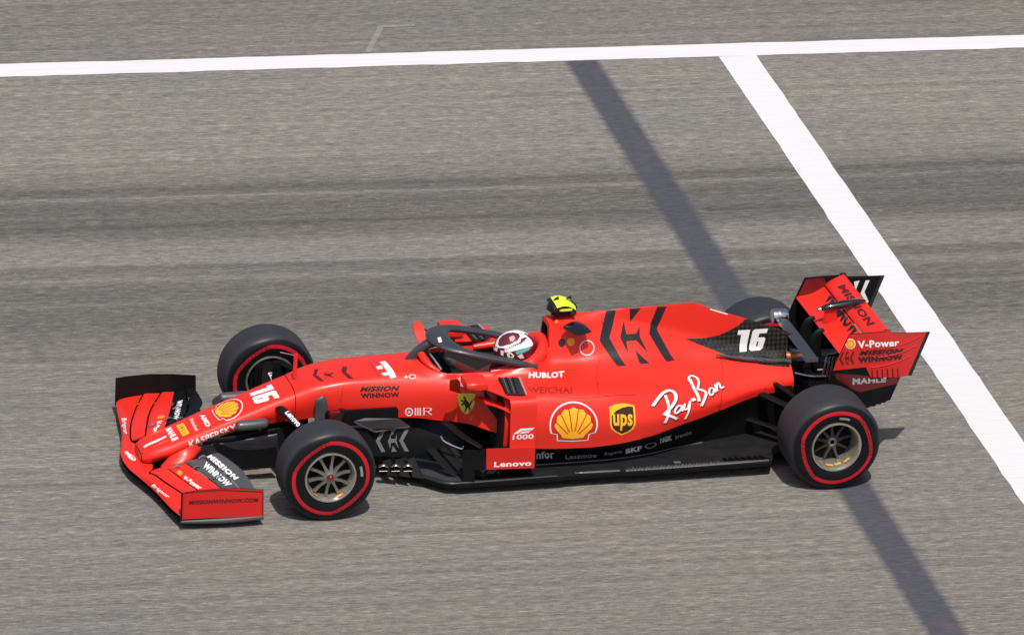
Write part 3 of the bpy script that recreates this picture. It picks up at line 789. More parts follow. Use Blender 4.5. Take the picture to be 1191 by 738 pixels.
# -------- floor
floor = Part("floor", CAR)
half = [(.50, 0), (.50, .25), (.60, .33), (.70, .43), (.83, .585), (.925, .675), (1.02, .70), (1.3, .705), (1.75, .702), (1.80, .690), (2.2, .690), (2.26, .702), (3.28, .700), (3.30, .66), (3.34, .56), (3.80, .50), (3.98, .50), (3.98, 0)]
def fz(x): return .052+.012*(x-.5)
for sg in (-1, 1):
    xs_ = [q[0] for q in half]; top = []; bot = []
    for (x, y) in half:
        top.append((x, sg*y, fz(x)+.028)); bot.append((x, sg*y, fz(x)))
    tri = tessellate_polygon([[Vector(q) for q in top]])
    floor.add(top, [tuple(t) for t in tri], 'floor', False); floor.add(bot, [tuple(t) for t in tri], 'black', False)
    V = []; Fc = []
    for a, b in zip(top, bot): V += [a, b]
    for i in range(len(top)-1): Fc.append((2*i, 2*i+2, 2*i+3, 2*i+1))
    floor.add(V, Fc, 'black', False)
    # raised rounded outer edge and footplate swoop
    es = Part("floor_edge", floor)
    tube(es, [(x, sg*(y-.012), fz(x)+.026+h_) for x, y, h_ in ((.52, .26, .02), (.70, .42, .012), (.83, .575, .006), (.93, .675, .006), (1.05, .695, .008), (1.4, .70, .010), (1.72, .698, .010))], [(.012, .010), (.016, .012), (.018, .014), (.018, .014), (.016, .012), (.014, .010), (.012, .010)], 'floor', n=10, smooth=5)
    tube(es, [(1.86, sg*.66, fz(2)+.034), (1.95, sg*.665, fz(2)+.036), (2.18, sg*.67, fz(2.2)+.034)], [(.002, .002), (.012, .008), (.010, .008)], 'grey', n=10, smooth=4)
    tube(es, [(2.22, sg*.675, fz(2.2)+.034), (2.6, sg*.678, fz(2.6)+.036), (3.0, sg*.678, fz(3)+.036), (3.27, sg*.672, fz(3.2)+.034)], [(.014, .008), (.018, .009), (.018, .009), (.010, .006)], 'grey', n=10, smooth=4)
    for k in range(26):     # fluted edge
        x = 2.25+k*.026
        box(es, (x, sg*.677, fz(x)+.045), (.006, .036, .006), 'dimdark' if k % 2 else 'grey', bevel=0)
    for k in range(7):     # slots ahead of the rear tyre
        x = 2.98+k*.045
        box(floor, (x, sg*.635, fz(x)+.036), (.014, .09, .018), 'black', rot=Matrix.Rotation(sg*R(-32), 3, 'Z').to_quaternion().to_euler(), bevel=.003)
    box(floor, (2.62, sg*.60, fz(2.6)+.034), (.05, .03, .006), 'dimdark', bevel=.002)
    plate(floor, [(.55, sg*.26, fz(.5)+.030), (.68, sg*.36, fz(.7)+.031), (.82, sg*.52, fz(.8)+.031), (.94, sg*.635, fz(.9)+.031), (1.10, sg*.66, fz(1.1)+.031), (1.14, sg*.60, fz(1.1)+.031), (.90, sg*.40, fz(.9)+.031), (.66, sg*.24, fz(.7)+.031)], (0, 0, .004), 'footgrey')  # overlay sheet: lit top of the front floor put into its colour
    # seam between sidepod and floor
    tube(floor, [(1.56, sg*.465, .095), (1.85, sg*.47, .098), (2.15, sg*.462, .100), (2.42, sg*.425, .102), (2.7, sg*.335, .105), (2.9, sg*.285, .108)], .005, 'dimdark', n=6, smooth=5)
plank = Part("skid_block", floor); box(plank, (2.1, 0, .045), (3.0, .30, .012), 'wood', bevel=.003)

# -------- bargeboards
for sg in (-1, 1):
    bb = Part("bargeboard", CAR)
    # flat tray on top (grey), then the chevron vane
    plate(bb, [(.34, sg*.31, .440), (.42, sg*.30, .455), (.66, sg*.32, .445), (.72, sg*.39, .415), (.46, sg*.42, .405)], (0, 0, -.010), 'floor', edge='dimdark')
    mv = Part("main_vane", bb)
    plate(mv, [(.30, sg*.33, .40), (.48, sg*.415, .415), (.78, sg*.42, .405), (.92, sg*.46, .36), (1.00, sg*.50, .30), (.93, sg*.50, .17), (.78, sg*.44, .19), (.45, sg*.415, .215), (.34, sg*.36, .18)], (0, -sg*.008, 0), 'black')
    if sg < 0: MV = mv
    vs = Part("vane_cascade", bb)
    for k in range(2, 5):
        x = .36+k*.085
        plate(vs, [(x, sg*(.33+.02*k), .20), (x+.05, sg*(.36+.02*k), .20), (x+.09, sg*(.44+.03*k), .085), (x+.02, sg*(.40+.03*k), .085)], (.004, -sg*.006, 0), 'black')
    for k in range(4):
        x = .44+k*.085
        tube(vs, [(x-.030, sg*(.44+.012*k), .150), (x, sg*(.45+.012*k), .166), (x+.032, sg*(.452+.012*k), .150)], [(.018, .006), (.022, .008), (.016, .006)], 'silver', n=10, smooth=4)
        tube(vs, [(x-.028, sg*(.445+.012*k), .118), (x+.028, sg*(.455+.012*k), .122)], [(.010, .004), (.012, .004)], 'silver', n=8, smooth=1)
    for k in range(3):
        plate(vs, [(.74+k*.12, sg*(.40+.05*k), .36-.04*k), (.80+k*.12, sg*(.42+.05*k), .36-.04*k), (1.02+k*.09, sg*(.60+.03*k), .12), (.96+k*.09, sg*(.58+.03*k), .12)], (.004, -sg*.008, .004), 'black')
    tube(vs, [(.90, sg*.55, .40), (.93, sg*.565, .36), (1.04, sg*.60, .315), (1.055, sg*.60, .335)], .007, 'chrome', n=8, smooth=5)
    bl = Part("boomerang_vane", bb)
    tube(bl, [(.98, sg*.38, .42), (1.06, sg*.60, .40), (1.16, sg*.70, .36)], [(.03, .006), (.03, .006), (.025, .006)], 'black', n=10, smooth=3)
    plate(bl, [(1.02, sg*.69, .34), (1.10, sg*.70, .345), (1.12, sg*.70, .10), (1.04, sg*.69, .09)], (0, -sg*.008, 0), 'black')
    for k in range(4):
        x = 1.18+k*.08
        tube(vs, [(x, sg*.62, .085), (x+.06, sg*.66, .19)], .007, 'black', n=6, smooth=1)
    # dark box at the chassis flank
    fb = Part("flank_bracket", bb)
    box(fb, (.40, sg*.275, .455), (.52, .05, .11), 'black', bevel=.01)
    box(fb, (.20, sg*.30, .47), (.09, .06, .09), 'deepred', bevel=.01)

# -------- rear end
gb = Part("gearbox", CAR)
box(gb, (3.72, 0, .42), (.50, .26, .26), 'black', bevel=.04)
box(gb, (3.70, 0, .56), (.26, .18, .08), 'gloss', bevel=.02)
box(gb, (4.02, 0, .38), (.36, .10, .12), 'black', bevel=.03)
for (x, y, z, m_) in ((3.66, -.08, .61, 'blue'), (3.82, -.10, .60, 'blue'), (3.80, -.12, .54, 'silver'), (3.88, -.05, .57, 'silver'), (3.74, -.14, .47, 'silver'), (3.79, -.15, .45, 'silver')):
    tube(gb, [(x-.03, y, z), (x+.03, y, z)], .012, m_, n=10, smooth=1)
lt = Part("rain_light", gb); box(lt, (4.21, 0, .36), (.03, .08, .07), 'darkred', bevel=.008)
exh = Part("exhaust_pipe", CAR)
tube(exh, [(3.55, -.05, .63), (3.70, -.06, .625), (3.80, -.06, .62)], .035, 'copper', n=16, smooth=3, cap=False)
tube(exh, [(3.60, .03, .60), (3.95, .02, .58)], .05, 'silver', n=20, smooth=1, cap=False)
wg = Part("wastegate_pipe", CAR)
tube(wg, [(3.55, .30, .79), (3.57, .30, .79), (3.64, .30, .785), (3.66, .30, .785)], [(.050, .050), (.052, .052), (.052, .052), (.046, .046)], 'chrome', n=24, smooth=1)
tube(wg, [(3.585, .30, .788), (3.60, .30, .788)], .055, 'silver', n=24, smooth=1)
br = Part("rear_bracket", CAR)
tube(br, [(3.58, -.20, .565), (3.70, -.24, .548), (3.90, -.24, .545)], .008, 'silver', n=8, smooth=4)
plate(br, [(3.58, -.22, .55), (3.95, -.24, .54), (3.86, -.24, .46), (3.66, -.23, .45)], (0, .01, 0), 'gloss')
box(br, (3.50, -.235, .455), (.14, .05, .05), 'black', bevel=.015)
# T-wing
tw = Part("t_wing", CAR)
V = []; Fc = []
ys_ = np.linspace(-.42, .42, 15)
for y in ys_:
    for (dx, dz) in ((-.045, 0), (-.02, .008), (.045, .004), (.045, -.002), (-.02, -.006)): V.append((3.615+dx, y, .770+dz-.03*y*y))
for i in range(14):
    for k in range(5): Fc.append((i*5+k, i*5+(k+1) % 5, (i+1)*5+(k+1) % 5, (i+1)*5+k))
Fc += [tuple(range(5)), tuple(14*5+k for k in range(5))]
tw.add(V, Fc, 'halo', False)
box(tw, (3.585, 0, .74), (.05, .012, .08), 'black', bevel=.003)
for sg in (-1, 1): box(tw, (3.62, sg*.42, .755), (.095, .008, .035), 'grey', bevel=.002)

# -------- rear wing
rw = Part("rear_wing", CAR)
def foil(p, pts, thick, mat, ys, mat2=None, scoop=0):
    """constant section aerofoil along Y, pts = camber line (x,z)"""
    c = catmull([(a, 0, b) for a, b in pts], 5); n = len(c); V = []; Fc = []
    for th in (0, 1):
        for y in ys:
            for k, q in enumerate(c):
                t = k/(n-1); o = thick*(math.sqrt(t)*(1-t)*2+.12)
                V.append((q.x, y, q.z+(o if th == 0 else -o*.4)))
    m = len(ys); ms = []
    for th in (0, 1):
        for i in range(m-1):
            for k in range(n-1):
                a = th*m*n+i*n+k; Fc.append((a, a+1, a+n+1, a+n)); ms.append(mat if th == 0 else (mat2 or mat))
    o = m*n
    for i in range(m-1):
        for k in (0, n-1): Fc.append((i*n+k, (i+1)*n+k, o+(i+1)*n+k, o+i*n+k)); ms.append(mat)
    p.add(V, Fc, ms)
mp_ = Part("main_plane", rw)
foil(mp_, [(3.790, .828), (3.86, .828), (3.93, .855), (3.995, .905)], .022, 'red', list(np.linspace(-.515, .515, 15)), 'black')
flp = Part("drs_flap", rw)
foil(flp, [(4.000, .915), (4.05, .945), (4.10, .972), (4.138, .992)], .012, 'red', list(np.linspace(-.515, .515, 15)), 'black')
EPN = None
for sg in (-1, 1):
    ep = Part("rear_wing_endplate", rw)
    up_ = [(3.790, .980), (3.85, .982), (4.11, .985), (4.112, .998), (4.150, .998), (4.165, .970), (4.24, .966), (4.43, .962), (4.318, .640), (4.255, .632),]
    lo_ = [(4.190, .452), (4.165, .445), (4.140, .438), (4.10, .425), (4.04, .405), (3.99, .43), (3.92, .50), (3.86, .55), (3.70, .60), (3.73, .66), (3.765, .76), (3.785, .86)]
    up2 = [(3.772, .79)]
    plate(ep, [(a, sg*.525, b) for a, b in [(3.845, .978)]+up_[2:]+[(4.25, .632), (3.715, .615), (3.745, .700)]] if False else
              [(a, sg*.525, b) for a, b in [(3.848, .978), (4.11, .985), (4.112, .998), (4.150, .998), (4.165, .970), (4.24, .966), (4.418, .962), (4.306, .640), (4.255, .630), (4.03, .641), (3.99, .722), (3.747, .710), (3.765, .77)]],
          (0, -sg*.012, 0), 'redgloss', edge='black')
    plate(ep, [(a, sg*.525, b) for a, b in [(4.418, .962), (4.445, .962), (4.333, .636), (4.306, .640)]], (0, -sg*.014, 0), 'decalblack')
    lo = Part("lower_endplate", ep)
    plate(lo, [(a, sg*.522, b) for a, b in [(4.253, .630), (4.19, .455), (4.165, .452), (4.155, .440), (4.13, .440), (4.12, .428), (4.09, .430), (4.08, .415), (4.05, .418), (4.03, .405), (3.97, .43), (3.90, .46), (3.78, .52), (3.72, .60), (3.735, .705), (3.985, .718), (4.025, .637)]], (0, -sg*.012, 0), 'black')
    # inner side is dark lacquered carbon
    ins = Part("inner_skin", ep)
    plate(ins, [(a, sg*.5125, b) for a, b in [(3.852, .975), (4.11, .981), (4.165, .968), (4.415, .958), (4.303, .640), (3.725, .615), (3.750, .71)]], (0, -sg*.003, 0), 'black')
    if sg > 0: plate(ins, [(a, .5092, b) for a, b in [(3.856, .972), (3.985, .974), (4.01, .930), (3.95, .875), (3.86, .845), (3.80, .84)]], (0, -.001, 0), 'deepred')
    if sg > 0: INF = ins
    # louvre fins at the lower rear corner
    for k in range(6):
        x = 4.00+k*.038
        box(ep, (x+.04, sg*.528, .665), (.006, .008, .07), 'decalblack', rot=Matrix.Rotation(R(-8), 3, 'Y').to_quaternion().to_euler(), bevel=0)
    for k in range(3):     # raised curved strakes
        pts = []
        for t in np.linspace(0, 1, 7):
            pts.append((4.12+k*-.05+(.26+k*.02)*t, sg*.529, .870-.075*k+.075*t**2))
        tube(ep, pts, .003, 'red', n=6, smooth=2)
    if sg < 0: EPN = ep; LON = lo
    py = Part("wing_pylon", rw)
    tube(py, [(3.80, sg*.11, .50), (3.765, sg*.11, .62), (3.745, sg*.11, .74), (3.76, sg*.11, .815), (3.805, sg*.11, .84)], [(.036, .016), (.040, .017), (.042, .019), (.036, .020), (.02, .014)], 'black', n=12, smooth=5, up=Vector((0, 1, 0)))
drs = Part("drs_actuator", rw)
tube(drs, [(3.80, 0, .955), (3.86, 0, .968), (3.98, 0, .985), (4.08, 0, 1.005), (4.13, 0, 1.0)], [(.012, .012), (.030, .026), (.034, .028), (.020, .016), (.012, .01)], 'gloss', n=14, smooth=5)
tube(drs, [(3.785, 0, .952), (3.81, 0, .957)], .014, 'chrome', n=12, smooth=1)
tube(drs, [(3.90, 0, .995), (4.00, 0, 1.012), (4.09, 0, 1.02), (4.14, 0, 1.0)], .004, 'chrome', n=8, smooth=4)
tube(drs, [(3.88, 0, .96), (3.88, 0, .85)], [(.045, .012), (.055, .014)], 'redgloss', n=12, smooth=1, up=Vector((0, 1, 0)))
bw = Part("beam_element", rw)
foil(bw, [(3.86, .60), (3.95, .61), (4.05, .66)], .010, 'black', list(np.linspace(-.50, .50, 7)))
df = Part("diffuser", CAR)
V = []; Fc = []
for i, (x, z) in enumerate(((3.45, .10), (3.65, .13), (3.85, .20), (4.00, .27))):
    for j, y in enumerate(np.linspace(-.48, .48, 9)): V.append((x, y, z))
for i in range(3):
    for j in range(8): a = i*9+j; Fc.append((a, a+1, a+10, a+9))
df.add(V, Fc, 'black')
for y in np.linspace(-.48, .48, 7): plate(df, [(3.50, y, .10), (4.00, y, .268), (4.02, y, .10), (3.6, y, .085)], (0, .005, 0), 'black')
# radiating slats under the beam
for k in range(4): plate(rw, [(3.715+k*.026, -.44, .775-k*.004), (3.727+k*.026, -.44, .785-k*.004), (3.717+k*.026, -.44, .66-.01*k), (3.700+k*.026, -.44, .635-.01*k)], (0, .006, 0), 'silver')

# -------- steering wheel
stw = Part("steering_wheel", CAR)
tube(stw, [(1.10, -.13, .60), (1.085, -.14, .66), (1.075, -.09, .695), (1.07, 0, .70), (1.075, .09, .695), (1.085, .14, .66), (1.10, .13, .60), (1.11, .06, .57), (1.11, -.06, .57), (1.10, -.13, .60)], .014, 'black', n=8, smooth=4)
box(stw, (1.10, 0, .635), (.03, .18, .10), 'black', bevel=.01)
scr = Part("windscreen", CAR, "small clear wind deflector ahead of the cockpit")
tube(scr, [(.99, -.16, .725), (.955, -.10, .775), (.94, 0, .79), (.955, .10, .775), (.99, .16, .725)], [(.004, .012)]*5, 'dim', n=8, smooth=5)

# ------------------------------------------------------------------ the driver
DRV = Part("person")
body = Part("racing_overall", DRV)
def skin_body():
    pts = {'pel': (1.60, 0, .30), 'waist': (1.58, 0, .42), 'chest': (1.585, 0, .56), 'neck': (1.585, 0, .66), 'head': (1.575, 0, .76)}
    rad = {'pel': .13, 'waist': .12, 'chest': .145, 'neck': .06, 'head': .075}
    ed = [('pel', 'waist'), ('waist', 'chest'), ('chest', 'neck'), ('neck', 'head')]
    for s_, sg in (('n', -1), ('f', 1)):
        for nm, c, r in (('sh', (1.56, .15, .60), .065), ('el', (1.36, .185, .50), .048), ('wr', (1.16, .125, .645), .030), ('ha', (1.125, .125, .665), .030),
                         ('hip', (1.52, .09, .30), .10), ('kn', (1.10, .10, .46), .062), ('an', (.62, .08, .33), .042), ('to', (.52, .08, .40), .03)):
            pts[nm+s_] = (c[0], sg*c[1], c[2]); rad[nm+s_] = r
        for q in range(4):
            k = 'f%d' % q+s_; pts[k] = (1.085-.004*q, sg*(.125+.012*(q % 2)), .695-.024*q); rad[k] = .009
            ed.append(('ha'+s_, k)); k2 = k+'t'; pts[k2] = (1.075, sg*(.095-.003*q), .700-.026*q); rad[k2] = .008; ed.append((k, k2))
        pts['th'+s_] = (1.115, sg*.09, .695); rad['th'+s_] = .010; ed.append(('ha'+s_, 'th'+s_))
        ed += [('chest', 'sh'+s_), ('sh'+s_, 'el'+s_), ('el'+s_, 'wr'+s_), ('wr'+s_, 'ha'+s_), ('pel', 'hip'+s_), ('hip'+s_, 'kn'+s_), ('kn'+s_, 'an'+s_), ('an'+s_, 'to'+s_)]
    names = list(pts); me = bpy.data.meshes.new("tmp")
    me.from_pydata([pts[k] for k in names], [(names.index(a), names.index(b)) for a, b in ed], [])
    ob = bpy.data.objects.new("tmp", me); col.objects.link(ob)
    md = ob.modifiers.new("s", 'SKIN'); md.use_smooth_shade = True
    for i, k in enumerate(names):
        sv = me.skin_vertices[0].data[i]; sv.radius = (rad[k], rad[k]); sv.use_root = (k == 'pel')
    sb = ob.modifiers.new("u", 'SUBSURF'); sb.levels = 1; sb.render_levels = 1
    dg = bpy.context.evaluated_depsgraph_get(); em = ob.evaluated_get(dg).to_mesh()
    V = [v.co.copy() for v in em.vertices]; Fc = [tuple(p.vertices) for p in em.polygons]
    ob.evaluated_get(dg).to_mesh_clear(); bpy.data.objects.remove(ob)
    ms = []
    for f in Fc:
        cx = sum((V[i] for i in f), Vector())/len(f); ms.append('glove' if cx.x < 1.17 and cx.z > .6 else 'skin')
    body.add(V, Fc, ms)
skin_body()
hel = Part("helmet", DRV, "white, maroon and teal full-face helmet with reflective visor")
HC = Vector((1.572, 0, .790))
def hpt(u, v, k=1.0):   # u azimuth (0 = forward -x), v elevation
    cu, su, cv, sv_ = math.cos(u), math.sin(u), math.cos(v), math.sin(v)
    rx = .158 if cu > 0 else .140; 
    chin = 1+.10*max(0, cu)*max(0, -sv_)
    return HC+Vector((-cu*cv*rx*chin, su*cv*.126, sv_*(.125 if v > 0 else .135)))*k
nu, nv = 128, 72
V = []; Fc = []; ms = []
for j in range(nv+1):
    for i in range(nu): V.append(hpt(2*math.pi*i/nu, -math.pi/2+math.pi*j/nv))
for j in range(nv):
    v_ = -math.pi/2+math.pi*(j+.5)/nv
    for i in range(nu):
        u_ = 2*math.pi*(i+.5)/nu; uu = (u_+math.pi) % (2*math.pi)-math.pi
        Fc.append((j*nu+i, j*nu+(i+1) % nu, (j+1)*nu+(i+1) % nu, (j+1)*nu+i))
        dv, du = math.degrees(v_), abs(math.degrees(uu))
        if du < 100 and -6 < dv < 44: m_ = 'visor'
        elif dv > 56: m_ = 'hwhite'
        else: m_ = 'maroon'
        ms.append(m_)
hel.add(V, Fc, ms)

# ------------------------------------------------------------------ decals: vinyl lettering and badges laid on the surfaces, plus painted intake shade and visor glint
def unit_text(s, bold=0.0, shear=0.0):
    cu = bpy.data.curves.new("t", 'FONT'); cu.body = s; cu.offset = bold; cu.shear = shear; cu.resolution_u = 3; cu.space_character = 1.0+bold*2
    ob = bpy.data.objects.new("t", cu); col.objects.link(ob)
    dg = bpy.context.evaluated_depsgraph_get(); me = bpy.data.meshes.new_from_object(ob.evaluated_get(dg))
    V = [(v.co.x, v.co.y) for v in me.vertices]; Fc = [tuple(p.vertices) for p in me.polygons]
    bpy.data.objects.remove(ob); bpy.data.curves.remove(cu); bpy.data.meshes.remove(me)
    x0 = min(v[0] for v in V); x1 = max(v[0] for v in V); y0 = min(v[1] for v in V); y1 = max(v[1] for v in V)
    return [((a-x0)/(x1-x0), (b-y0)/(y1-y0)) for a, b in V], Fc
def tri2(loops):
    L = [[Vector((a, b, 0)) for a, b in lp] for lp in loops]
    T = tessellate_polygon(L); V = [q for lp in loops for q in lp]
    return V, [tuple(t) for t in T]
def ribbon(pts, w, n=5, taper=False):
    c = catmull([(a, b, 0) for a, b in pts], n) if len(pts) > 2 else [Vector((a, b, 0)) for a, b in pts]
    V = []; Fc = []
    ws = w if isinstance(w, (list, tuple)) else None
    for i, q in enumerate(c):
        t = (c[min(i+1, len(c)-1)]-c[max(i-1, 0)]); t = t.normalized() if t.length > 0 else Vector((1, 0, 0))
        nn = Vector((-t.y, t.x, 0)); f = i/(len(c)-1)
        ww = w if ws is None else ws[min(len(ws)-1, int(f*(len(ws)-1)))]*(1-(f*(len(ws)-1)) % 1)+ws[min(len(ws)-1, int(f*(len(ws)-1))+1)]*((f*(len(ws)-1)) % 1)
        V += [(q.x+nn.x*ww/2, q.y+nn.y*ww/2), (q.x-nn.x*ww/2, q.y-nn.y*ww/2)]
    for i in range(len(c)-1): Fc.append((2*i, 2*i+1, 2*i+3, 2*i+2))
    return V, Fc
def circ(cx, cy, rx, ry, n=28, a0=0, a1=360): return [(cx+rx*math.cos(R(a0+(a1-a0)*k/n)), cy+ry*math.sin(R(a0+(a1-a0)*k/n))) for k in range(n)]
def shape(kind, arg, mat):
    """-> list of (V2 in the unit square, faces, material, layer)"""
    out = []
    def P(pts, m, l=0): v, f = tri2([pts]); out.append((v, f, m, l))
    def RB(pts, w, m, l=0): v, f = ribbon(pts, w); out.append((v, f, m, l))
    if kind == 'text': v, f = unit_text(arg[0], *(arg[1:])); out.append((v, f, mat, 0))
    elif kind == 'outlined':
        v, f = unit_text(arg[0], *(arg[1:])); out.append((v, f, mat, 1))
    elif kind == 'rect': P([(0, 0), (1, 0), (1, 1), (0, 1)], mat)
    elif kind == 'n16':
        sl = .10
        def S(pts): return [(a+sl*(b-.5), b) for a, b in pts]
        P(S([(.0, .98), (.0, .78), (.12, .78), (.12, .02), (.38, .02), (.38, .98)]), mat)
        six_o = S([(.52, .98), (.47, .90), (.47, .10), (.54, .02), (.90, .02), (.97, .12), (.97, .52), (.90, .60), (.71, .60), (.71, .78), (.95, .78), (.95, .98)])
        six_i = S([(.71, .42), (.71, .20), (.76, .20), (.76, .42)])
        v, f = tri2([six_o, six_i]); out.append((v, f, mat, 0))
    elif kind == 'pecten':
        def shell(k):
            pts = []
            for t in range(0, 25):
                a = R(200-220*t/24); pts.append((.5+.5*k*math.cos(a)*1.0, .42+.58*k*math.sin(a)))
            base = [(.5+.5*k*.62, .42-.30*k), (.5+.32*k, .42-.42*k+.06*k), (.5+.30*k, .42-.42*k), (.5, .42-.44*k), (.5-.30*k, .42-.42*k), (.5-.32*k, .42-.36*k), (.5-.31*k, .42-.30*k)]
            base = [(.5+.34*k, .42-.24*k), (.5+.33*k, .42-.40*k), (.5, .42-.425*k), (.5-.33*k, .42-.40*k), (.5-.34*k, .42-.24*k)]
            return pts+base
        P(shell(1.0), 'white', 0); P(shell(.94), arg or 'redgloss', 1)
        n = 7
        # scalloped yellow fan
        fan = []
        for k in range(n):
            a0 = 192-204*k/n; a1 = 192-204*(k+1)/n
            for t in (0.08, .5, .92):
                a = R(a0+(a1-a0)*t); rr = .80 if t == .5 else .74
                fan.append((.5+.5*rr*math.cos(a), .40+.58*rr*math.sin(a)))
        fan += [(.74, .16), (.72, .10), (.5, .07), (.28, .10), (.26, .16)]
        P(fan, 'yellow', 2)
        for k in range(1, n):
            a = R(192-204*k/n); RB([(.5+.12*math.cos(a), .17+.10*math.sin(a)), (.5+.41*math.cos(a), .40+.475*math.sin(a))], .022, arg or 'redgloss', 3)
    elif kind == 'ups':
        def sh(k): return [(.5+(a-.5)*k, .5+(b-.5)*k) for a, b in ((0, .88), (.25, .97), (.5, 1.0), (.75, .99), (1, .93), (1, .35), (.92, .20), (.75, .10), (.5, 0), (.25, .10), (.08, .20), (0, .35))]
        P(sh(1.0), 'yellow', 0)
        k = .90
        body_ = [(.07, .62), (.25, .78), (.5, .87), (.75, .91), (.93, .90), (.93, .36), (.86, .23), (.72, .14), (.5, .06), (.28, .14), (.14, .23), (.07, .36)]
        P(body_, 'brown', 1)
        v, f = unit_text("ups", .03); v = [(.12+.76*a, .16+.52*b) for a, b in v]; out.append((v, f, 'yellow', 2))
    elif kind == 'shield':
        sh = [(0, .96), (.15, 1.0), (.5, .99), (.85, 1.0), (1, .96), (.98, .70), (.93, .45), (.80, .22), (.64, .08), (.5, 0), (.36, .08), (.20, .22), (.07, .45), (.02, .70)]
        P(sh, 'lemon', 0)
        # rearing horse
        P([(.30, .80), (.40, .86), (.46, .82), (.50, .70), (.60, .62), (.68, .50), (.72, .60), (.82, .70), (.84, .62), (.74, .46), (.70, .36), (.76, .26), (.70, .14), (.64, .15), (.67, .25), (.58, .33), (.50, .22), (.44, .10), (.38, .12), (.44, .26), (.44, .38), (.38, .48), (.28, .42), (.20, .46), (.24, .50), (.36, .56), (.24, .60), (.18, .68), (.24, .69), (.38, .64), (.38, .74)], 'decalblack', 1)
    elif kind == 'f1k':
        P([(0, .52), (.34, .98), (1, 1), (.88, .80), (.42, .80), (.22, .52)], mat); P([(.30, .52), (.44, .72), (.82, .72), (.70, .56), (.50, .56), (.47, .52)], mat)
        v, f = unit_text("1000", .02); out.append(([(a*.96, b*.44) for a, b in v], f, mat, 0))
    elif kind == 'rayban':
        for pts, w in arg:
            RB([(a+.009, b-.02) for a, b in pts], [x*1.05 for x in w] if isinstance(w, list) else w*1.05, 'darkred', 0)
            v, f = ribbon(pts, w); out.append((v, f, 'white', 1))
    elif kind == 'ringmark':
        o = circ(.5, .5, .5, .5, 32); i = circ(.5, .5, .5-arg, .5-arg, 32); v, f = tri2([o, i]); out.append((v, f, mat, 0))
    elif kind == 'disc': P(circ(.5, .5, .5, .5, 28), mat, arg or 0)
    elif kind == 'omr':
        v, f = tri2([circ(.15, .5, .15, .5, 28), circ(.15, .5, .105, .36, 28)]); out.append((v, f, mat, 0))
        P([(.09, .35), (.21, .35), (.15, .72)], mat)
        for k in range(3): P([(.36+.09*k, .05), (.41+.09*k, .05), (.41+.09*k, .95), (.36+.09*k, .95)], mat)
        RB([(.66, .90), (.88, .90), (.96, .78), (.94, .58), (.86, .50), (.70, .50)], .06, mat); RB([(.70, .95), (.70, .05)], .05, mat); RB([(.82, .50), (.98, .06)], .06, mat)
    elif kind == 'chev':      # < H > style emblem: two chevrons and split centre
        P([(0.18, 1), (.30, 1), (.12, .5), (.30, 0), (.18, 0), (0, .5)], mat); P([(.88, 1), (1, 1), (.82, .5), (1, 0), (.88, 0), (.70, .5)], mat)
        P([(.36, .5), (.40, .56), (.43, .80), (.46, .58), (.58, .58), (.63, .80), (.62, .50), (.70, .14), (.58, .42), (.46, .40), (.44, .12), (.38, .42)], mat)
        P([(.44, 1.0), (.60, 1.0), (.47, .72)], mat); P([(.52, .28), (.64, .0), (.48, .0)], mat)
    return out

def lay(part, geo, quad, D, lay0=0, lift=.0016, L=.022):
    """map unit-square geometry onto quad (BL,BR,TR,TL in metres) and drop it along D onto the part"""
    tree = part.tree(); D = Vector(D).normalized()
    q = [Vector(a) for a in quad]
    for V2, Fc, mat, layer in geo:
        bm = bmesh.new()
        vs = [bm.verts.new((q[0]*(1-a)+q[1]*a)*(1-b)+(q[3]*(1-a)+q[2]*a)*b) for a, b in V2]
        for f in Fc:
            try: bm.faces.new([vs[i] for i in f])
            except ValueError: pass
        bmesh.ops.triangulate(bm, faces=bm.faces[:])
        for _ in range(6):
            es = [e for e in bm.edges if e.calc_length() > L]
            if not es: break
            bmesh.ops.subdivide_edges(bm, edges=es, cuts=1); bmesh.ops.triangulate(bm, faces=[f for f in bm.faces if len(f.verts) > 3])
        bm.verts.index_update(); bad = set(); NV = []
        for v in bm.verts:
            hit, nrm, _, _ = tree.ray_cast(v.co-D*.35, D, .9)
            if hit is None: bad.add(v.index); NV.append(v.co.copy()); continue
            if nrm.dot(D) > 0: nrm = -nrm
            NV.append(hit+nrm*(lift+.0011*(layer+lay0)))
        NF = [tuple(v.index for v in f.verts) for f in bm.faces if not any(v.index in bad for v in f.verts)]
        # drop triangles stretched over a step in the surface
        NF = [f for f in NF if max((NV[f[0]]-NV[f[1]]).length, (NV[f[1]]-NV[f[2]]).length, (NV[f[2]]-NV[f[0]]).length) < L*4]
        bm.free()
        used = sorted({i for f in NF for i in f}); mp2 = {o: n for n, o in enumerate(used)}
        part.pending = getattr(part, 'pending', [])
        part.pending.append(([NV[i] for i in used], [tuple(mp2[i] for i in f) for f in NF], mat))
def lay_poly(part, pts, D, mat, layer=0):
    D = Vector(D).normalized(); P3 = [Vector(p) for p in pts]
    a = D.orthogonal().normalized(); b = D.cross(a)
    c = sum(P3, Vector())/len(P3)
    L2 = [((p-c).dot(a), (p-c).dot(b)) for p in P3]
    v, f = tri2([L2])
    cc = c
    lay(part, [([((x), (y)) for x, y in v], f, mat, layer)], [cc, cc+a, cc+a+b, cc+b], D)

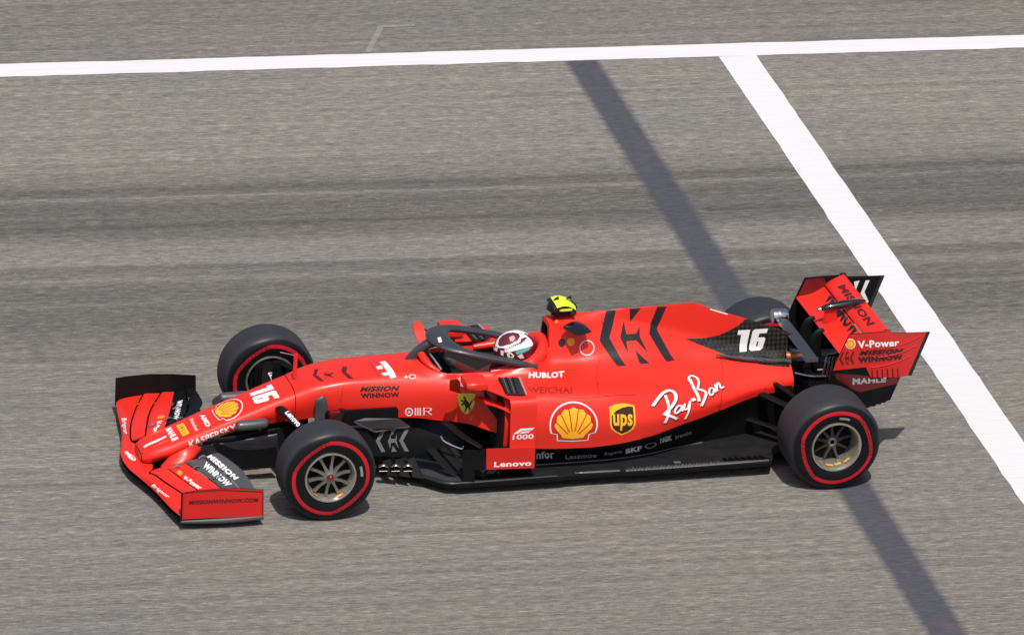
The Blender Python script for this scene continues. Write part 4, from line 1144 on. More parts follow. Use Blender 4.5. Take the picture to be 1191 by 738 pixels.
BYNAME = {'cover': cover, 'chassis': chassis, 'nose': nose, 'fw': fw, 'fa': FLAPS[(-1, 'a')], 'fb': FLAPS[(-1, 'b')], 'fc': FLAPS[(-1, 'c')], 'fd': FLAPS[(-1, 'd')],
          'fbf': FLAPS[(1, 'b')], 'fcf': FLAPS[(1, 'c')], 'fdf': FLAPS[(1, 'd')],
          'panel': panel_n, 'board': board_n, 'ep': EPN, 'lo': LON, 'inf': INF, 'mp': mp_, 'flap': flp, 'halo': halo, 'helmet': hel, 'mv': MV, 'susp': susp[-1], 'suspf': susp[1], 'tcam': tcam, 'headrest': hr}
for p in PARTS:
    if p.name == 'front_wing_endplate' and p.V and p.V[0].y < 0: BYNAME['fep'] = p
lay_poly(BYNAME['cover'], [(2.2145, -0.003, 1.0378), (2.2864, -0.0046, 1.0362), (2.2578, -0.0457, 0.9438), (2.2236, -0.0936, 0.8677), (2.268, -0.1386, 0.7858), (2.3162, -0.23, 0.7078), (2.2532, -0.2367, 0.7098), (2.202, -0.1515, 0.7768), (2.1485, -0.1076, 0.859), (2.1832, -0.0522, 0.96)], (-0.0862, 0.7603, -0.6438), 'decalblack', 0)
lay_poly(BYNAME['cover'], [(2.387, -0.0021, 1.0412), (2.4689, -0.0022, 1.0405), (2.3933, -0.0186, 0.9475)], (-0.0406, 0.954, -0.297), 'decalblack', 0)
lay_poly(BYNAME['cover'], [(2.3432, -0.019, 0.9604), (2.3542, -0.0691, 0.8766), (2.4292, -0.0589, 0.8738), (2.4598, -0.0302, 0.9112), (2.455, -0.0681, 0.8526), (2.5026, -0.1273, 0.756), (2.4237, -0.0867, 0.8341), (2.3489, -0.0963, 0.836), (2.3536, -0.1453, 0.7653), (2.3055, -0.0858, 0.8623)], (-0.1414, 0.8173, -0.5586), 'decalblack', 0)
lay_poly(BYNAME['cover'], [(2.4085, -0.1268, 0.7791), (2.4983, -0.1989, 0.7021), (2.4249, -0.2117, 0.7067)], (-0.1265, 0.6082, -0.7836), 'decalblack', 0)
lay_poly(BYNAME['cover'], [(2.5899, -0.0017, 1.0439), (2.6582, -0.0018, 1.0426), (2.6242, -0.007, 0.9529), (2.5915, -0.0206, 0.8811), (2.6405, -0.0635, 0.7886), (2.7001, -0.1451, 0.6882), (2.6336, -0.1638, 0.6922), (2.5799, -0.0899, 0.7751), (2.5311, -0.0462, 0.858), (2.5463, -0.0104, 0.9214)], (-0.1329, 0.8891, -0.438), 'decalblack', 0)
lay(BYNAME['cover'], shape('ringmark', 0.06, 'white'), [(1.9938, -0.1539, 0.7711), (2.1015, -0.162, 0.7682), (2.1105, -0.1095, 0.8634), (1.9983, -0.1158, 0.8726)], (-0.0281, 0.8937, -0.4477), 0)
lay(BYNAME['cover'], shape('disc', 0, 'yellow'), [(1.9061, -0.1273, 0.8403), (1.9621, -0.1293, 0.8379), (1.9638, -0.112, 0.8894), (1.9076, -0.1106, 0.892)], (0.0149, 0.951, -0.3089), 0)
lay(BYNAME['cover'], shape('disc', 0, 'decalblack'), [(1.8435, -0.1284, 0.8346), (1.8933, -0.1299, 0.8324), (1.8951, -0.1111, 0.8897), (1.8452, -0.1099, 0.8921)], (0.0126, 0.9532, -0.302), 0)
lay_poly(BYNAME['cover'], [(1.8234, -0.0695, 0.994), (1.8441, -0.0382, 1.0058), (1.8476, -0.0725, 0.9939)], (0.062, 0.2948, -0.9535), 'orange', 0)
lay_poly(BYNAME['cover'], [(2.8114, -0.0254, 0.7973), (2.943, -0.0115, 0.7877), (3.0628, -0.0083, 0.803), (3.1454, -0.0062, 0.8395), (3.2041, -0.0044, 0.8703), (3.2567, 0.0479, 0.9019), (3.3629, 0.0387, 0.8634), (3.4734, -0.0011, 0.8296), (3.5933, 0.017, 0.7766), (3.5672, -0.1145, 0.5728), (3.4568, -0.1118, 0.5855), (3.3499, -0.1036, 0.6023), (3.2391, -0.1023, 0.6347), (3.1276, -0.1011, 0.6811), (2.9862, -0.0415, 0.7201), (2.8784, -0.0313, 0.7649)], (-0.0912, 0.8818, -0.4626), 'weave', 0)
lay_poly(BYNAME['cover'], [(2.9811, -0.0006, 1.0079), (3.1144, -0.0007, 0.9602), (3.1101, -0.0017, 0.9536), (2.9788, -0.0017, 0.9999)], (-0.043, 0.9926, -0.1139), 'white', 1)
lay(BYNAME['cover'], shape('n16', 0, 'white'), [(3.1962, -0.0447, 0.6741), (3.4006, -0.018, 0.6719), (3.4216, -0.0024, 0.8351), (3.1877, -0.0059, 0.835)], (-0.0553, 0.9563, -0.2871), 2)
lay(BYNAME['cover'], shape('rayban', [([(0.063, 0.343), (0.122, 0.458), (0.188, 0.546), (0.254, 0.58), (0.305, 0.546), (0.317, 0.458), (0.279, 0.35), (0.229, 0.268), (0.188, 0.203)], 0.036), ([(0.201, 0.505), (0.229, 0.363), (0.239, 0.241), (0.218, 0.089)], 0.03), ([(0.193, 0.211), (0.264, 0.184), (0.343, 0.144)], 0.032), ([(0.376, 0.333), (0.335, 0.333), (0.303, 0.262), (0.317, 0.224), (0.356, 0.262), (0.39, 0.34), (0.384, 0.255)], 0.022), ([(0.409, 0.37), (0.404, 0.289), (0.437, 0.293), (0.47, 0.417)], 0.02), ([(0.47, 0.417), (0.455, 0.268), (0.434, 0.14)], 0.022), ([(0.488, 0.417), (0.506, 0.431), (0.528, 0.442)], 0.045), ([(0.52, 0.77), (0.534, 0.607), (0.559, 0.499), (0.569, 0.404)], 0.032), ([(0.516, 0.715), (0.508, 0.776), (0.549, 0.824), (0.602, 0.79), (0.61, 0.722), (0.584, 0.634), (0.569, 0.593)], 0.024), ([(0.577, 0.596), (0.64, 0.566), (0.655, 0.519), (0.622, 0.417), (0.589, 0.329)], 0.03), ([(0.75, 0.614), (0.716, 0.61), (0.693, 0.539), (0.705, 0.496), (0.737, 0.526), (0.76, 0.607), (0.77, 0.546)], 0.02), ([(0.778, 0.672), (0.793, 0.564)], 0.02), ([(0.788, 0.593), (0.815, 0.695), (0.835, 0.675), (0.839, 0.614), (0.876, 0.637)], 0.02)], 'white'), [(2.3354, -0.5985, 0.3749), (3.0883, -0.2394, 0.1717), (3.088, -0.136, 0.6231), (2.4243, -0.2236, 0.6999)], (-0.2211, 0.837, -0.5005), 0)
lay(BYNAME['cover'], shape('pecten', 'redgloss', 'white'), [(1.6634, -0.6177, 0.3367), (2.0108, -0.6174, 0.3214), (2.0104, -0.5714, 0.6044), (1.6536, -0.5789, 0.6241)], (-0.0235, 0.9727, -0.2308), 0)
lay(BYNAME['cover'], shape('ups', 0, 'yellow'), [(2.0983, -0.62, 0.3597), (2.2888, -0.6007, 0.3394), (2.2895, -0.5486, 0.5606), (2.0969, -0.5752, 0.5838)], (-0.1267, 0.9656, -0.2271), 0)
lay(BYNAME['cover'], shape('text', ('HUBLOT', 0.035, 0.0), 'white'), [(1.578, -0.3336, 0.7), (1.8379, -0.3228, 0.6883), (1.8593, -0.2507, 0.7045), (1.5902, -0.2913, 0.7262)], (0.0046, 0.3989, -0.917), 0)
lay(BYNAME['cover'], shape('text', ('WEICHAI', 0.02, 0.0), 'faintred'), [(1.5199, -0.5246, 0.6701), (1.8357, -0.5347, 0.6527), (1.8565, -0.4588, 0.6678), (1.5486, -0.4218, 0.6737)], (-0.0235, 0.2183, -0.9756), 0)
lay(BYNAME['cover'], shape('text', ('Infor', 0.03, 0.0), 'white'), [(1.6107, -0.4704, 0.1442), (1.7616, -0.4689, 0.1374), (1.7309, -0.5562, 0.2335), (1.5803, -0.5577, 0.2403)], (0.0149, 0.7961, 0.605), 0)
lay(BYNAME['cover'], shape('text', ('Laszmoe', 0.01, 0.0), 'dim'), [(1.8435, -0.4655, 0.1248), (2.0702, -0.4661, 0.1265), (2.0639, -0.4801, 0.1627), (1.8354, -0.4844, 0.1691)], (0.0005, 0.9183, 0.3959), 0)
lay(BYNAME['cover'], shape('text', ('Experis', 0.01, 0.0), 'dim'), [(2.1293, -0.4672, 0.1305), (2.2571, -0.4598, 0.1403), (2.2487, -0.4802, 0.1788), (2.122, -0.4841, 0.1687)], (-0.0691, 0.898, 0.4346), 0)
lay(BYNAME['cover'], shape('text', ('SKF', 0.06, 0.0), 'white'), [(2.2844, -0.4541, 0.1341), (2.4075, -0.4373, 0.1454), (2.3958, -0.4657, 0.1961), (2.2736, -0.4799, 0.1837)], (-0.1536, 0.8756, 0.458), 0)
lay(BYNAME['cover'], shape('ringmark', 0.12, 'dim'), [(2.4303, -0.4339, 0.1491), (2.5255, -0.4091, 0.1553), (2.5115, -0.4439, 0.211), (2.4149, -0.4725, 0.2098)], (-0.2441, 0.8519, 0.4633), 0)
lay(BYNAME['cover'], shape('text', ('NGK', 0.04, 0.0), 'white'), [(2.5492, -0.4096, 0.1771), (2.6428, -0.3778, 0.1838), (2.625, -0.4235, 0.2445), (2.5284, -0.4646, 0.2434)], (-0.3151, 0.8013, 0.5086), 0)
lay(BYNAME['cover'], shape('text', ('brembo', 0.02, 0.0), 'dim'), [(2.671, -0.3679, 0.1843), (2.8, -0.3306, 0.1996), (2.7897, -0.3557, 0.2396), (2.6597, -0.396, 0.227)], (-0.3019, 0.847, 0.4375), 0)
lay(BYNAME['chassis'], shape('text', ('MISSION', 0.05, 0.2), 'decalblack'), [(0.3879, -0.2389, 0.6286), (0.6655, -0.2539, 0.6267), (0.6733, -0.2412, 0.6599), (0.3947, -0.2297, 0.6633)], (0.0442, 0.9437, -0.3279), 0)
lay(BYNAME['chassis'], shape('text', ('WINNOW', 0.05, 0.0), 'decalblack'), [(0.3979, -0.2456, 0.5814), (0.672, -0.262, 0.5822), (0.6684, -0.2564, 0.6178), (0.391, -0.2407, 0.6188)], (0.0597, 0.9886, -0.1381), 0)
lay(BYNAME['chassis'], shape('omr', 0, 'white'), [(0.7177, -0.2602, 0.4337), (0.9102, -0.2718, 0.4334), (0.9054, -0.2758, 0.4995), (0.7132, -0.2637, 0.4995)], (0.061, 0.9966, 0.0545), 0)
lay_poly(BYNAME['chassis'], [(0.5869, -0.0006, 0.7401), (0.628, 0.0027, 0.7428), (0.6565, -0.2015, 0.7077), (0.612, -0.2067, 0.7028)], (0.0434, 0.3093, -0.95), 'white', 0)
lay_poly(BYNAME['chassis'], [(0.5415, -0.0682, 0.7358), (0.5818, -0.0555, 0.7391), (0.5874, -0.1054, 0.7359), (0.5452, -0.1135, 0.7321)], (0.0648, 0.0882, -0.994), 'white', 0)
lay_poly(BYNAME['chassis'], [(0.5587, -0.158, 0.7243), (0.6, -0.1534, 0.7277), (0.6117, -0.1813, 0.7181), (0.5709, -0.1841, 0.7152)], (0.0395, 0.361, -0.9317), 'white', 0)
lay(BYNAME['chassis'], shape('ringmark', 0.1, 'white'), [(0.7427, -0.2178, 0.6958), (0.7934, -0.2208, 0.6941), (0.7995, -0.1934, 0.7159), (0.749, -0.1896, 0.7173)], (0.0171, 0.6233, -0.7818), 0)
lay_poly(BYNAME['chassis'], [(0.7107, -0.2079, 0.704), (0.7322, -0.1953, 0.7136), (0.7346, -0.212, 0.701)], (0.0164, 0.618, -0.786), 'white', 0)
lay_poly(BYNAME['chassis'], [(0.1321, 0.0427, 0.6926), (0.1583, 0.0344, 0.6972), (0.1225, -0.0489, 0.6906), (0.1511, -0.16, 0.6845), (0.1184, -0.136, 0.6833), (0.0979, -0.0468, 0.6853)], (0.2058, 0.0742, -0.9758), 'darkred', 0)
lay_poly(BYNAME['chassis'], [(0.3254, 0.0097, 0.7186), (0.3518, -0.0122, 0.7212), (0.3237, -0.0951, 0.7166), (0.3553, -0.1877, 0.7049), (0.3169, -0.1759, 0.7054), (0.2931, -0.0726, 0.7147)], (0.0844, 0.1218, -0.989), 'darkred', 0)
lay_poly(BYNAME['chassis'], [(0.1772, -0.0455, 0.7002), (0.2138, -0.0729, 0.7052), (0.2496, -0.0648, 0.71), (0.208, -0.103, 0.7028), (0.2337, -0.1453, 0.7012), (0.1973, -0.1115, 0.7006), (0.1735, -0.0844, 0.6989)], (0.1399, 0.0588, -0.9884), 'darkred', 0)
lay(BYNAME['chassis'], shape('shield', 0, 'lemon'), [(1.0844, -0.3074, 0.4467), (1.1991, -0.3581, 0.4617), (1.1958, -0.3387, 0.6116), (1.0765, -0.3023, 0.6097)], (0.3717, 0.9249, -0.0806), 0)
lay_poly(BYNAME['chassis'], [(1.2565, -0.3386, 0.636), (1.254, -0.3655, 0.553), (1.3251, -0.3781, 0.5541)], (0.1477, 0.9169, -0.3707), 'dark_inside', 0)  # small intake opening painted on: its shade as a flat dark patch
lay_poly(BYNAME['chassis'], [(1.2735, -0.3753, 0.5234), (1.3551, -0.3867, 0.5331), (1.4264, -0.3989, 0.4817), (1.424, -0.4168, 0.385), (1.3741, -0.4147, 0.3963)], (0.0465, 0.9807, -0.19), 'dark_inside', 0)  # larger intake opening, its dark interior painted on the flank
lay(BYNAME['board'], shape('text', ('Lenovo', 0.03, 0.0), 'white'), [(1.2527, -0.7019, 0.2066), (1.5224, -0.705, 0.2026), (1.5205, -0.7034, 0.2413), (1.2535, -0.7017, 0.247)], (0.0074, 0.9995, -0.0314), 0)
lay(BYNAME['panel'], shape('f1k', 0, 'white'), [(1.3786, -0.6876, 0.4014), (1.5372, -0.6877, 0.398), (1.5355, -0.6863, 0.4824), (1.3835, -0.6863, 0.482)], (-0.0, 0.9999, -0.0163), 0)
lay(BYNAME['nose'], shape('pecten', 'redgloss', 'white'), [(-0.6, 0.0989, 0.4274), (-0.5773, -0.1506, 0.4058), (-0.3822, -0.1576, 0.4815), (-0.3916, 0.1422, 0.4849)], (0.3711, 0.1606, -0.9146), 0)
lay(BYNAME['nose'], shape('n16', 0, 'white'), [(-0.3224, 0.0796, 0.5239), (-0.3249, -0.1255, 0.5162), (-0.1562, -0.1458, 0.5778), (-0.1657, 0.0717, 0.5871)], (0.3686, 0.0825, -0.9259), 2)
lay(BYNAME['nose'], shape('text', ('MAHLE', 0.05, 0.0), 'white'), [(-0.9122, 0.0744, 0.2868), (-0.9062, -0.1182, 0.2805), (-0.8645, -0.12, 0.2969), (-0.8707, 0.0762, 0.3031)], (0.3714, 0.0759, -0.9254), 0)
lay_poly(BYNAME['nose'], [(-0.8385, 0.0592, 0.3176), (-0.8337, -0.1119, 0.3117), (-0.7854, -0.1138, 0.331), (-0.7899, 0.0552, 0.3372)], (0.3729, 0.0637, -0.9257), 'yellow', 0)
lay(BYNAME['nose'], shape('text', ('PIRELLI', 0.02, 0.0), 'darkred'), [(-0.826, 0.0303, 0.3242), (-0.8225, -0.0943, 0.3196), (-0.7986, -0.0954, 0.329), (-0.8022, 0.029, 0.3337)], (0.3699, 0.0523, -0.9276), 0)
lay(BYNAME['nose'], shape('text', ('Weichai', 0.01, 0.0), 'white'), [(-0.7449, 0.079, 0.3528), (-0.7432, -0.1164, 0.3478), (-0.7212, -0.1152, 0.357), (-0.7205, 0.0724, 0.3634)], (0.3734, 0.0322, -0.9271), 0)
lay(BYNAME['nose'], shape('text', ('AMD', 0.05, 0.0), 'white'), [(-0.6737, 0.0607, 0.3832), (-0.6698, -0.1275, 0.3754), (-0.6371, -0.1271, 0.3889), (-0.6419, 0.0575, 0.3963)], (0.3751, 0.0648, -0.9247), 0)
lay(BYNAME['nose'], shape('text', ('KASPERSKY', 0.02, 0.0), 'white'), [(-0.7936, -0.163, 0.2488), (-0.4664, -0.1688, 0.3678), (-0.4786, -0.1771, 0.4158), (-0.8049, -0.1634, 0.2953)], (0.0143, 0.9981, 0.0599), 0)
lay_poly(BYNAME['nose'], [(-1.0881, -0.0284, 0.2148), (-1.0107, -0.031, 0.2535), (-0.9297, -0.0206, 0.283), (-0.9298, -0.0416, 0.2824), (-1.0111, -0.0589, 0.252), (-1.0878, -0.0534, 0.2139)], (0.4885, 0.0372, -0.8718), 'hwhite', 0)
lay(BYNAME['susp'], shape('text', ('Lenovo', 0.04, 0.0), 'white'), [(-0.1602, -0.2942, 0.5252), (-0.1175, -0.4943, 0.501), (-0.0737, -0.4537, 0.5066), (-0.109, -0.2485, 0.5302)], (0.0308, 0.1097, -0.9935), 0)
lay(BYNAME['suspf'], shape('text', ('Lenovo', 0.04, 0.0), 'white'), [(-0.0987, 0.4295, 0.5121), (-0.1195, 0.1886, 0.5315), (-0.0727, 0.2502, 0.5218), (-0.0468, 0.4739, 0.5031)], (-0.1118, -0.0699, -0.9913), 0)
lay(BYNAME['fw'], shape('text', ('Brignor', 0.03, 0.1), 'white'), [(-1.0802, 0.7018, 0.1056), (-1.1319, 0.3937, 0.1179), (-1.1029, 0.3557, 0.1425), (-1.0502, 0.6419, 0.1363)], (0.6193, -0.0828, -0.7808), 0)
lay(BYNAME['fw'], shape('text', ('Brignor', 0.03, 0.1), 'white'), [(-1.1299, -0.4401, 0.0942), (-1.0763, -0.6933, 0.1138), (-1.0503, -0.696, 0.1302), (-1.1119, -0.4571, 0.1227)], (0.6899, 0.1496, -0.7083), 0)
lay(BYNAME['fw'], shape('ringmark', 0.12, 'white'), [(-1.1912, 0.0643, 0.1152), (-1.167, -0.0677, 0.1195), (-1.1287, -0.0346, 0.1221), (-1.16, 0.0937, 0.12)], (0.0997, -0.0031, -0.995), 0)
lay_poly(BYNAME['fw'], [(-1.187, 0.1084, 0.1152), (-1.1663, 0.119, 0.1191), (-1.1518, -0.0289, 0.1211), (-1.1719, -0.0367, 0.1192)], (0.1457, -0.003, -0.9893), 'white', 0)
lay(BYNAME['fb'], shape('text', ('V-Power', 0.05, 0.0), 'white'), [(-0.9277, -0.5159, 0.1753), (-0.8523, -0.7028, 0.1684), (-0.8182, -0.6882, 0.1778), (-0.8977, -0.4834, 0.1836)], (0.1772, 0.0987, -0.9792), 0)
lay(BYNAME['fb'], shape('disc', 0, 'orange'), [(-0.947, -0.415, 0.1774), (-0.9327, -0.4758, 0.1741), (-0.9018, -0.4467, 0.1852), (-0.9172, -0.3834, 0.1868)], (0.2426, 0.0935, -0.9656), 0)
lay(BYNAME['fbf'], shape('disc', 0, 'orange'), [(-0.8578, 0.5357, 0.1838), (-0.8657, 0.4793, 0.1864), (-0.8116, 0.4812, 0.1914), (-0.8007, 0.5424, 0.1879)], (0.0864, -0.0661, -0.9941), 0)
lay(BYNAME['fbf'], shape('text', ('V-Power', 0.05, 0.0), 'white'), [(-0.8746, 0.4549, 0.187), (-0.9956, 0.1739, 0.1662), (-0.9644, 0.163, 0.169), (-0.8411, 0.4406, 0.1912)], (0.1037, 0.0399, -0.9938), 0)
lay(BYNAME['fc'], shape('text', ('WINNOW', 0.06, 0.0), 'white'), [(-0.7654, -0.4209, 0.2113), (-0.6662, -0.7292, 0.1915), (-0.6167, -0.7026, 0.1985), (-0.7213, -0.3698, 0.2283)], (0.1545, 0.1165, -0.9811), 0)
lay(BYNAME['fd'], shape('text', ('MISSION', 0.06, 0.0), 'white'), [(-0.7019, -0.3168, 0.218), (-0.5924, -0.6637, 0.2096), (-0.5577, -0.6545, 0.2208), (-0.6728, -0.3094, 0.2494)], (0.3496, 0.1001, -0.9315), 0)
lay(BYNAME['fcf'], shape('text', ('WINNOW', 0.06, 0.0), 'white'), [(-0.654, 0.77, 0.1885), (-0.7747, 0.3982, 0.2121), (-0.7446, 0.3706, 0.2222), (-0.6126, 0.7741, 0.1908)], (0.1445, -0.109, -0.9835), 0)
lay(BYNAME['fdf'], shape('text', ('MISSION', 0.06, 0.0), 'white'), [(-0.5981, 0.7955, 0.1907), (-0.7068, 0.4875, 0.2086), (-0.6784, 0.4907, 0.2153), (-0.5577, 0.7972, 0.2007)], (0.2436, -0.1418, -0.9594), 0)
lay(BYNAME['fep'], shape('text', ('MISSIONWINNOW.COM', 0.05, 0.2), 'darkred'), [(-0.9987, -1.0, 0.2003), (-0.5041, -1.0, 0.1889), (-0.5056, -1.0, 0.22), (-1.0001, -1.0, 0.2313)], (-0.0, 1.0, -0.0), 0)
lay(BYNAME['ep'], shape('text', ('V-Power', 0.04, 0.0), 'white'), [(3.9192, -0.525, 0.8698), (4.2203, -0.525, 0.8738), (4.2202, -0.525, 0.9231), (3.9075, -0.525, 0.9309)], (-0.0, 1.0, -0.0), 2)
lay(BYNAME['ep'], shape('disc', 0, 'white'), [(3.8251, -0.525, 0.8714), (3.9003, -0.525, 0.867), (3.8941, -0.525, 0.9474), (3.8189, -0.525, 0.9518)], (-0.0, 1.0, -0.0), 2)
lay(BYNAME['ep'], shape('disc', 1, 'orange'), [(3.8298, -0.525, 0.8764), (3.8948, -0.525, 0.8726), (3.8894, -0.525, 0.9425), (3.8244, -0.525, 0.9463)], (-0.0, 1.0, -0.0), 2)
lay(BYNAME['ep'], shape('disc', 2, 'yellow'), [(3.8415, -0.525, 0.8889), (3.8811, -0.525, 0.8865), (3.8778, -0.525, 0.9287), (3.8383, -0.525, 0.931)], (-0.0, 1.0, -0.0), 2)
lay(BYNAME['ep'], shape('text', ('MISSION', 0.06, 0.2), 'decalblack'), [(3.9314, -0.525, 0.8185), (4.2512, -0.525, 0.8141), (4.2578, -0.525, 0.8512), (3.9332, -0.525, 0.8533)], (-0.0, 1.0, -0.0), 2)
lay(BYNAME['ep'], shape('text', ('WINNOW', 0.06, 0.0), 'decalblack'), [(3.9292, -0.525, 0.7575), (4.258, -0.525, 0.769), (4.2551, -0.525, 0.8053), (3.9242, -0.525, 0.8052)], (-0.0, 1.0, -0.0), 2)
lay(BYNAME['ep'], shape('chev', 0, 'darkred'), [(3.7884, -0.525, 0.7541), (3.902, -0.525, 0.7559), (3.8945, -0.525, 0.8516), (3.7832, -0.525, 0.8463)], (-0.0, 1.0, -0.0), 2)
lay_poly(BYNAME['lo'], [(3.7626, -0.522, 0.6886), (4.2451, -0.522, 0.6234), (4.2293, -0.522, 0.5815), (3.9591, -0.522, 0.5318), (3.8931, -0.522, 0.5622), (3.772, -0.522, 0.6485)], (-0.0, 1.0, -0.0), 'deepred', 0)
lay(BYNAME['lo'], shape('text', ('MAHLE', 0.05, 0.0), 'dim'), [(3.8983, -0.522, 0.5935), (4.1481, -0.522, 0.5996), (4.1491, -0.5205, 0.6332), (3.8976, -0.522, 0.6436)], (-0.0074, 0.9701, -0.2424), 2)
lay(BYNAME['flap'], shape('text', ('MISSION', 0.05, -0.2), 'darkred'), [(4.0491, 0.4044, 0.9551), (4.0435, -0.3366, 0.9518), (4.0933, -0.3832, 0.9771), (4.0961, 0.3616, 0.9783)], (0.4552, -0.0, -0.8904), 0)
lay(BYNAME['mp'], shape('text', ('WINNOW', 0.06, -0.2), 'decalblack'), [(3.9426, 0.3702, 0.8758), (3.936, -0.3135, 0.8726), (4.0336, -0.2948, 0.9249), (4.0384, 0.4007, 0.9274)], (0.4642, -0.0, -0.8858), 0)
lay_poly(BYNAME['inf'], [(4.3042, 0.5095, 0.9363), (4.334, 0.5095, 0.936), (4.3014, 0.5095, 0.8479), (4.3392, 0.5095, 0.7698), (4.3246, 0.5095, 0.7579), (4.2732, 0.5095, 0.8369)], (-0.0, 1.0, -0.0), 'white', 0)
lay_poly(BYNAME['inf'], [(4.2167, 0.5095, 0.9319), (4.2576, 0.5095, 0.9376), (4.2321, 0.5095, 0.8578)], (-0.0, 1.0, -0.0), 'white', 0)
lay_poly(BYNAME['helmet'], [(1.4183, -0.0129, 0.8159), (1.4308, 0.0024, 0.8459), (1.4581, 0.0232, 0.8735), (1.4953, 0.0268, 0.896), (1.5409, 0.012, 0.912), (1.5881, -0.0134, 0.9134), (1.5993, -0.0523, 0.9011), (1.5723, -0.0944, 0.8728), (1.5131, -0.1013, 0.8478), (1.4612, -0.0812, 0.8279), (1.4321, -0.0507, 0.8187)], (0.5055, 0.321, -0.8009), 'hwhite', 0)
lay_poly(BYNAME['helmet'], [(1.4331, -0.0335, 0.8394), (1.4434, -0.0095, 0.862), (1.4691, 0.0044, 0.8847), (1.5046, 0.001, 0.903), (1.542, -0.0131, 0.912), (1.575, -0.0319, 0.9109), (1.5808, -0.058, 0.9007), (1.5548, -0.089, 0.8774), (1.503, -0.0906, 0.8576), (1.455, -0.0697, 0.8378), (1.4374, -0.0513, 0.831)], (0.4594, 0.3779, -0.8038), 'visor', 1)
lay_poly(BYNAME['helmet'], [(1.4643, -0.0913, 0.802), (1.467, -0.084, 0.8321), (1.5206, -0.1036, 0.8483), (1.5839, -0.0988, 0.8668), (1.626, -0.0653, 0.8854), (1.6273, -0.0257, 0.9019), (1.6564, -0.0377, 0.8824), (1.6824, -0.0561, 0.8429), (1.6604, -0.0874, 0.8332), (1.6163, -0.1107, 0.8346), (1.5433, -0.1192, 0.8235), (1.4893, -0.1062, 0.8055)], (-0.102, 0.8134, -0.5727), 'hwhite', 0)
lay_poly(BYNAME['helmet'], [(1.6144, -0.0263, 0.9062), (1.6302, -0.0154, 0.9026), (1.6472, -0.033, 0.8901), (1.6699, -0.0466, 0.8664), (1.6885, -0.0545, 0.8333), (1.679, -0.0716, 0.8281), (1.6609, -0.056, 0.869), (1.6319, -0.0422, 0.8949)], (-0.5663, 0.3741, -0.7344), 'maroon', 1)
lay_poly(BYNAME['helmet'], [(1.5338, -0.121, 0.8072), (1.5432, -0.1204, 0.8188), (1.6303, -0.105, 0.8353), (1.6497, -0.0978, 0.8272), (1.6296, -0.1119, 0.8154), (1.5474, -0.1244, 0.7935)], (-0.1365, 0.9647, -0.2251), 'teal', 1)
lay_poly(BYNAME['helmet'], [(1.4781, -0.1011, 0.7968), (1.5037, -0.112, 0.8085), (1.5283, -0.1209, 0.7846), (1.5207, -0.1166, 0.7636), (1.4852, -0.1039, 0.7695)], (0.3572, 0.9338, 0.022), 'hwhite', 0)
lay_poly(BYNAME['helmet'], [(1.4942, -0.1096, 0.7903), (1.5039, -0.1133, 0.7985), (1.5145, -0.1171, 0.7819), (1.5042, -0.113, 0.7742)], (0.3619, 0.9321, 0.016), 'decalblack', 1)
lay_poly(BYNAME['helmet'], [(1.548, -0.1243, 0.783), (1.5806, -0.1255, 0.7979), (1.604, -0.1194, 0.7599), (1.5711, -0.1228, 0.76)], (-0.0263, 0.9934, 0.1119), 'hwhite', 0)
lay_poly(BYNAME['helmet'], [(1.442, -0.0691, 0.8082), (1.4606, -0.0871, 0.8096), (1.459, -0.0873, 0.7725), (1.4444, -0.0741, 0.7749)], (0.7031, 0.7091, -0.0537), 'hwhite', 0)
lay_poly(BYNAME['helmet'], [(1.4157, 0.0149, 0.8003), (1.4282, -0.0448, 0.8164), (1.4258, -0.0477, 0.7909), (1.4135, -0.0013, 0.7831)], (0.9764, 0.1915, -0.0997), 'hwhite', 0)
lay(BYNAME['helmet'], shape('text', ('KASPERSKY', 0.0, 0.0), 'decalblack'), [(1.4715, -0.0946, 0.8121), (1.6197, -0.0921, 0.8638), (1.6079, -0.0791, 0.8819), (1.472, -0.0893, 0.8288)], (0.1638, 0.832, -0.53), 0)
lay_poly(BYNAME['helmet'], [(1.5044, -0.0466, 0.8931), (1.5355, -0.0451, 0.9031), (1.5451, -0.0665, 0.8939), (1.5235, -0.0828, 0.876), (1.5042, -0.0733, 0.8763)], (0.2537, 0.5176, -0.8172), 'pink', 2)  # pale pink reflection painted onto the visor
lay_poly(BYNAME['cover'], [(3.0702, -0.0135, 0.7499), (3.0509, -0.1722, 0.6077), (2.9916, -0.3551, 0.4792), (2.966, -0.3631, 0.3592), (2.9707, -0.3593, 0.3563), (2.9953, -0.3545, 0.4782), (3.0546, -0.1717, 0.6074), (3.0738, -0.0131, 0.7499)], (-0.265, 0.8797, -0.3948), 'darkred', 0)
lay_poly(BYNAME['cover'], [(2.1741, -0.0423, 0.9849), (2.1824, -0.0717, 0.9186), (2.1496, -0.1497, 0.7833), (2.0665, -0.3518, 0.6779), (2.0267, -0.5426, 0.6313), (2.03, -0.5421, 0.6312), (2.0695, -0.352, 0.6777), (2.1527, -0.1499, 0.7828), (2.1856, -0.0714, 0.9182), (2.1774, -0.0416, 0.985)], (-0.1086, 0.7273, -0.6776), 'darkred', 0)
lay_poly(BYNAME['cover'], [(1.5735, -0.559, 0.6515), (1.9229, -0.5629, 0.6255), (2.3194, -0.4962, 0.5988), (2.32, -0.4934, 0.6005), (1.9233, -0.5608, 0.6275), (1.574, -0.5571, 0.6536)], (-0.1118, 0.6557, -0.7467), 'darkred', 0)
lay_poly(BYNAME['chassis'], [(0.2773, -0.2084, 0.6849), (0.2624, -0.2282, 0.6357), (0.2525, -0.2348, 0.5545), (0.2552, -0.2351, 0.554), (0.2651, -0.2285, 0.6352), (0.2798, -0.2093, 0.6845)], (0.1095, 0.9411, -0.3199), 'darkred', 0)
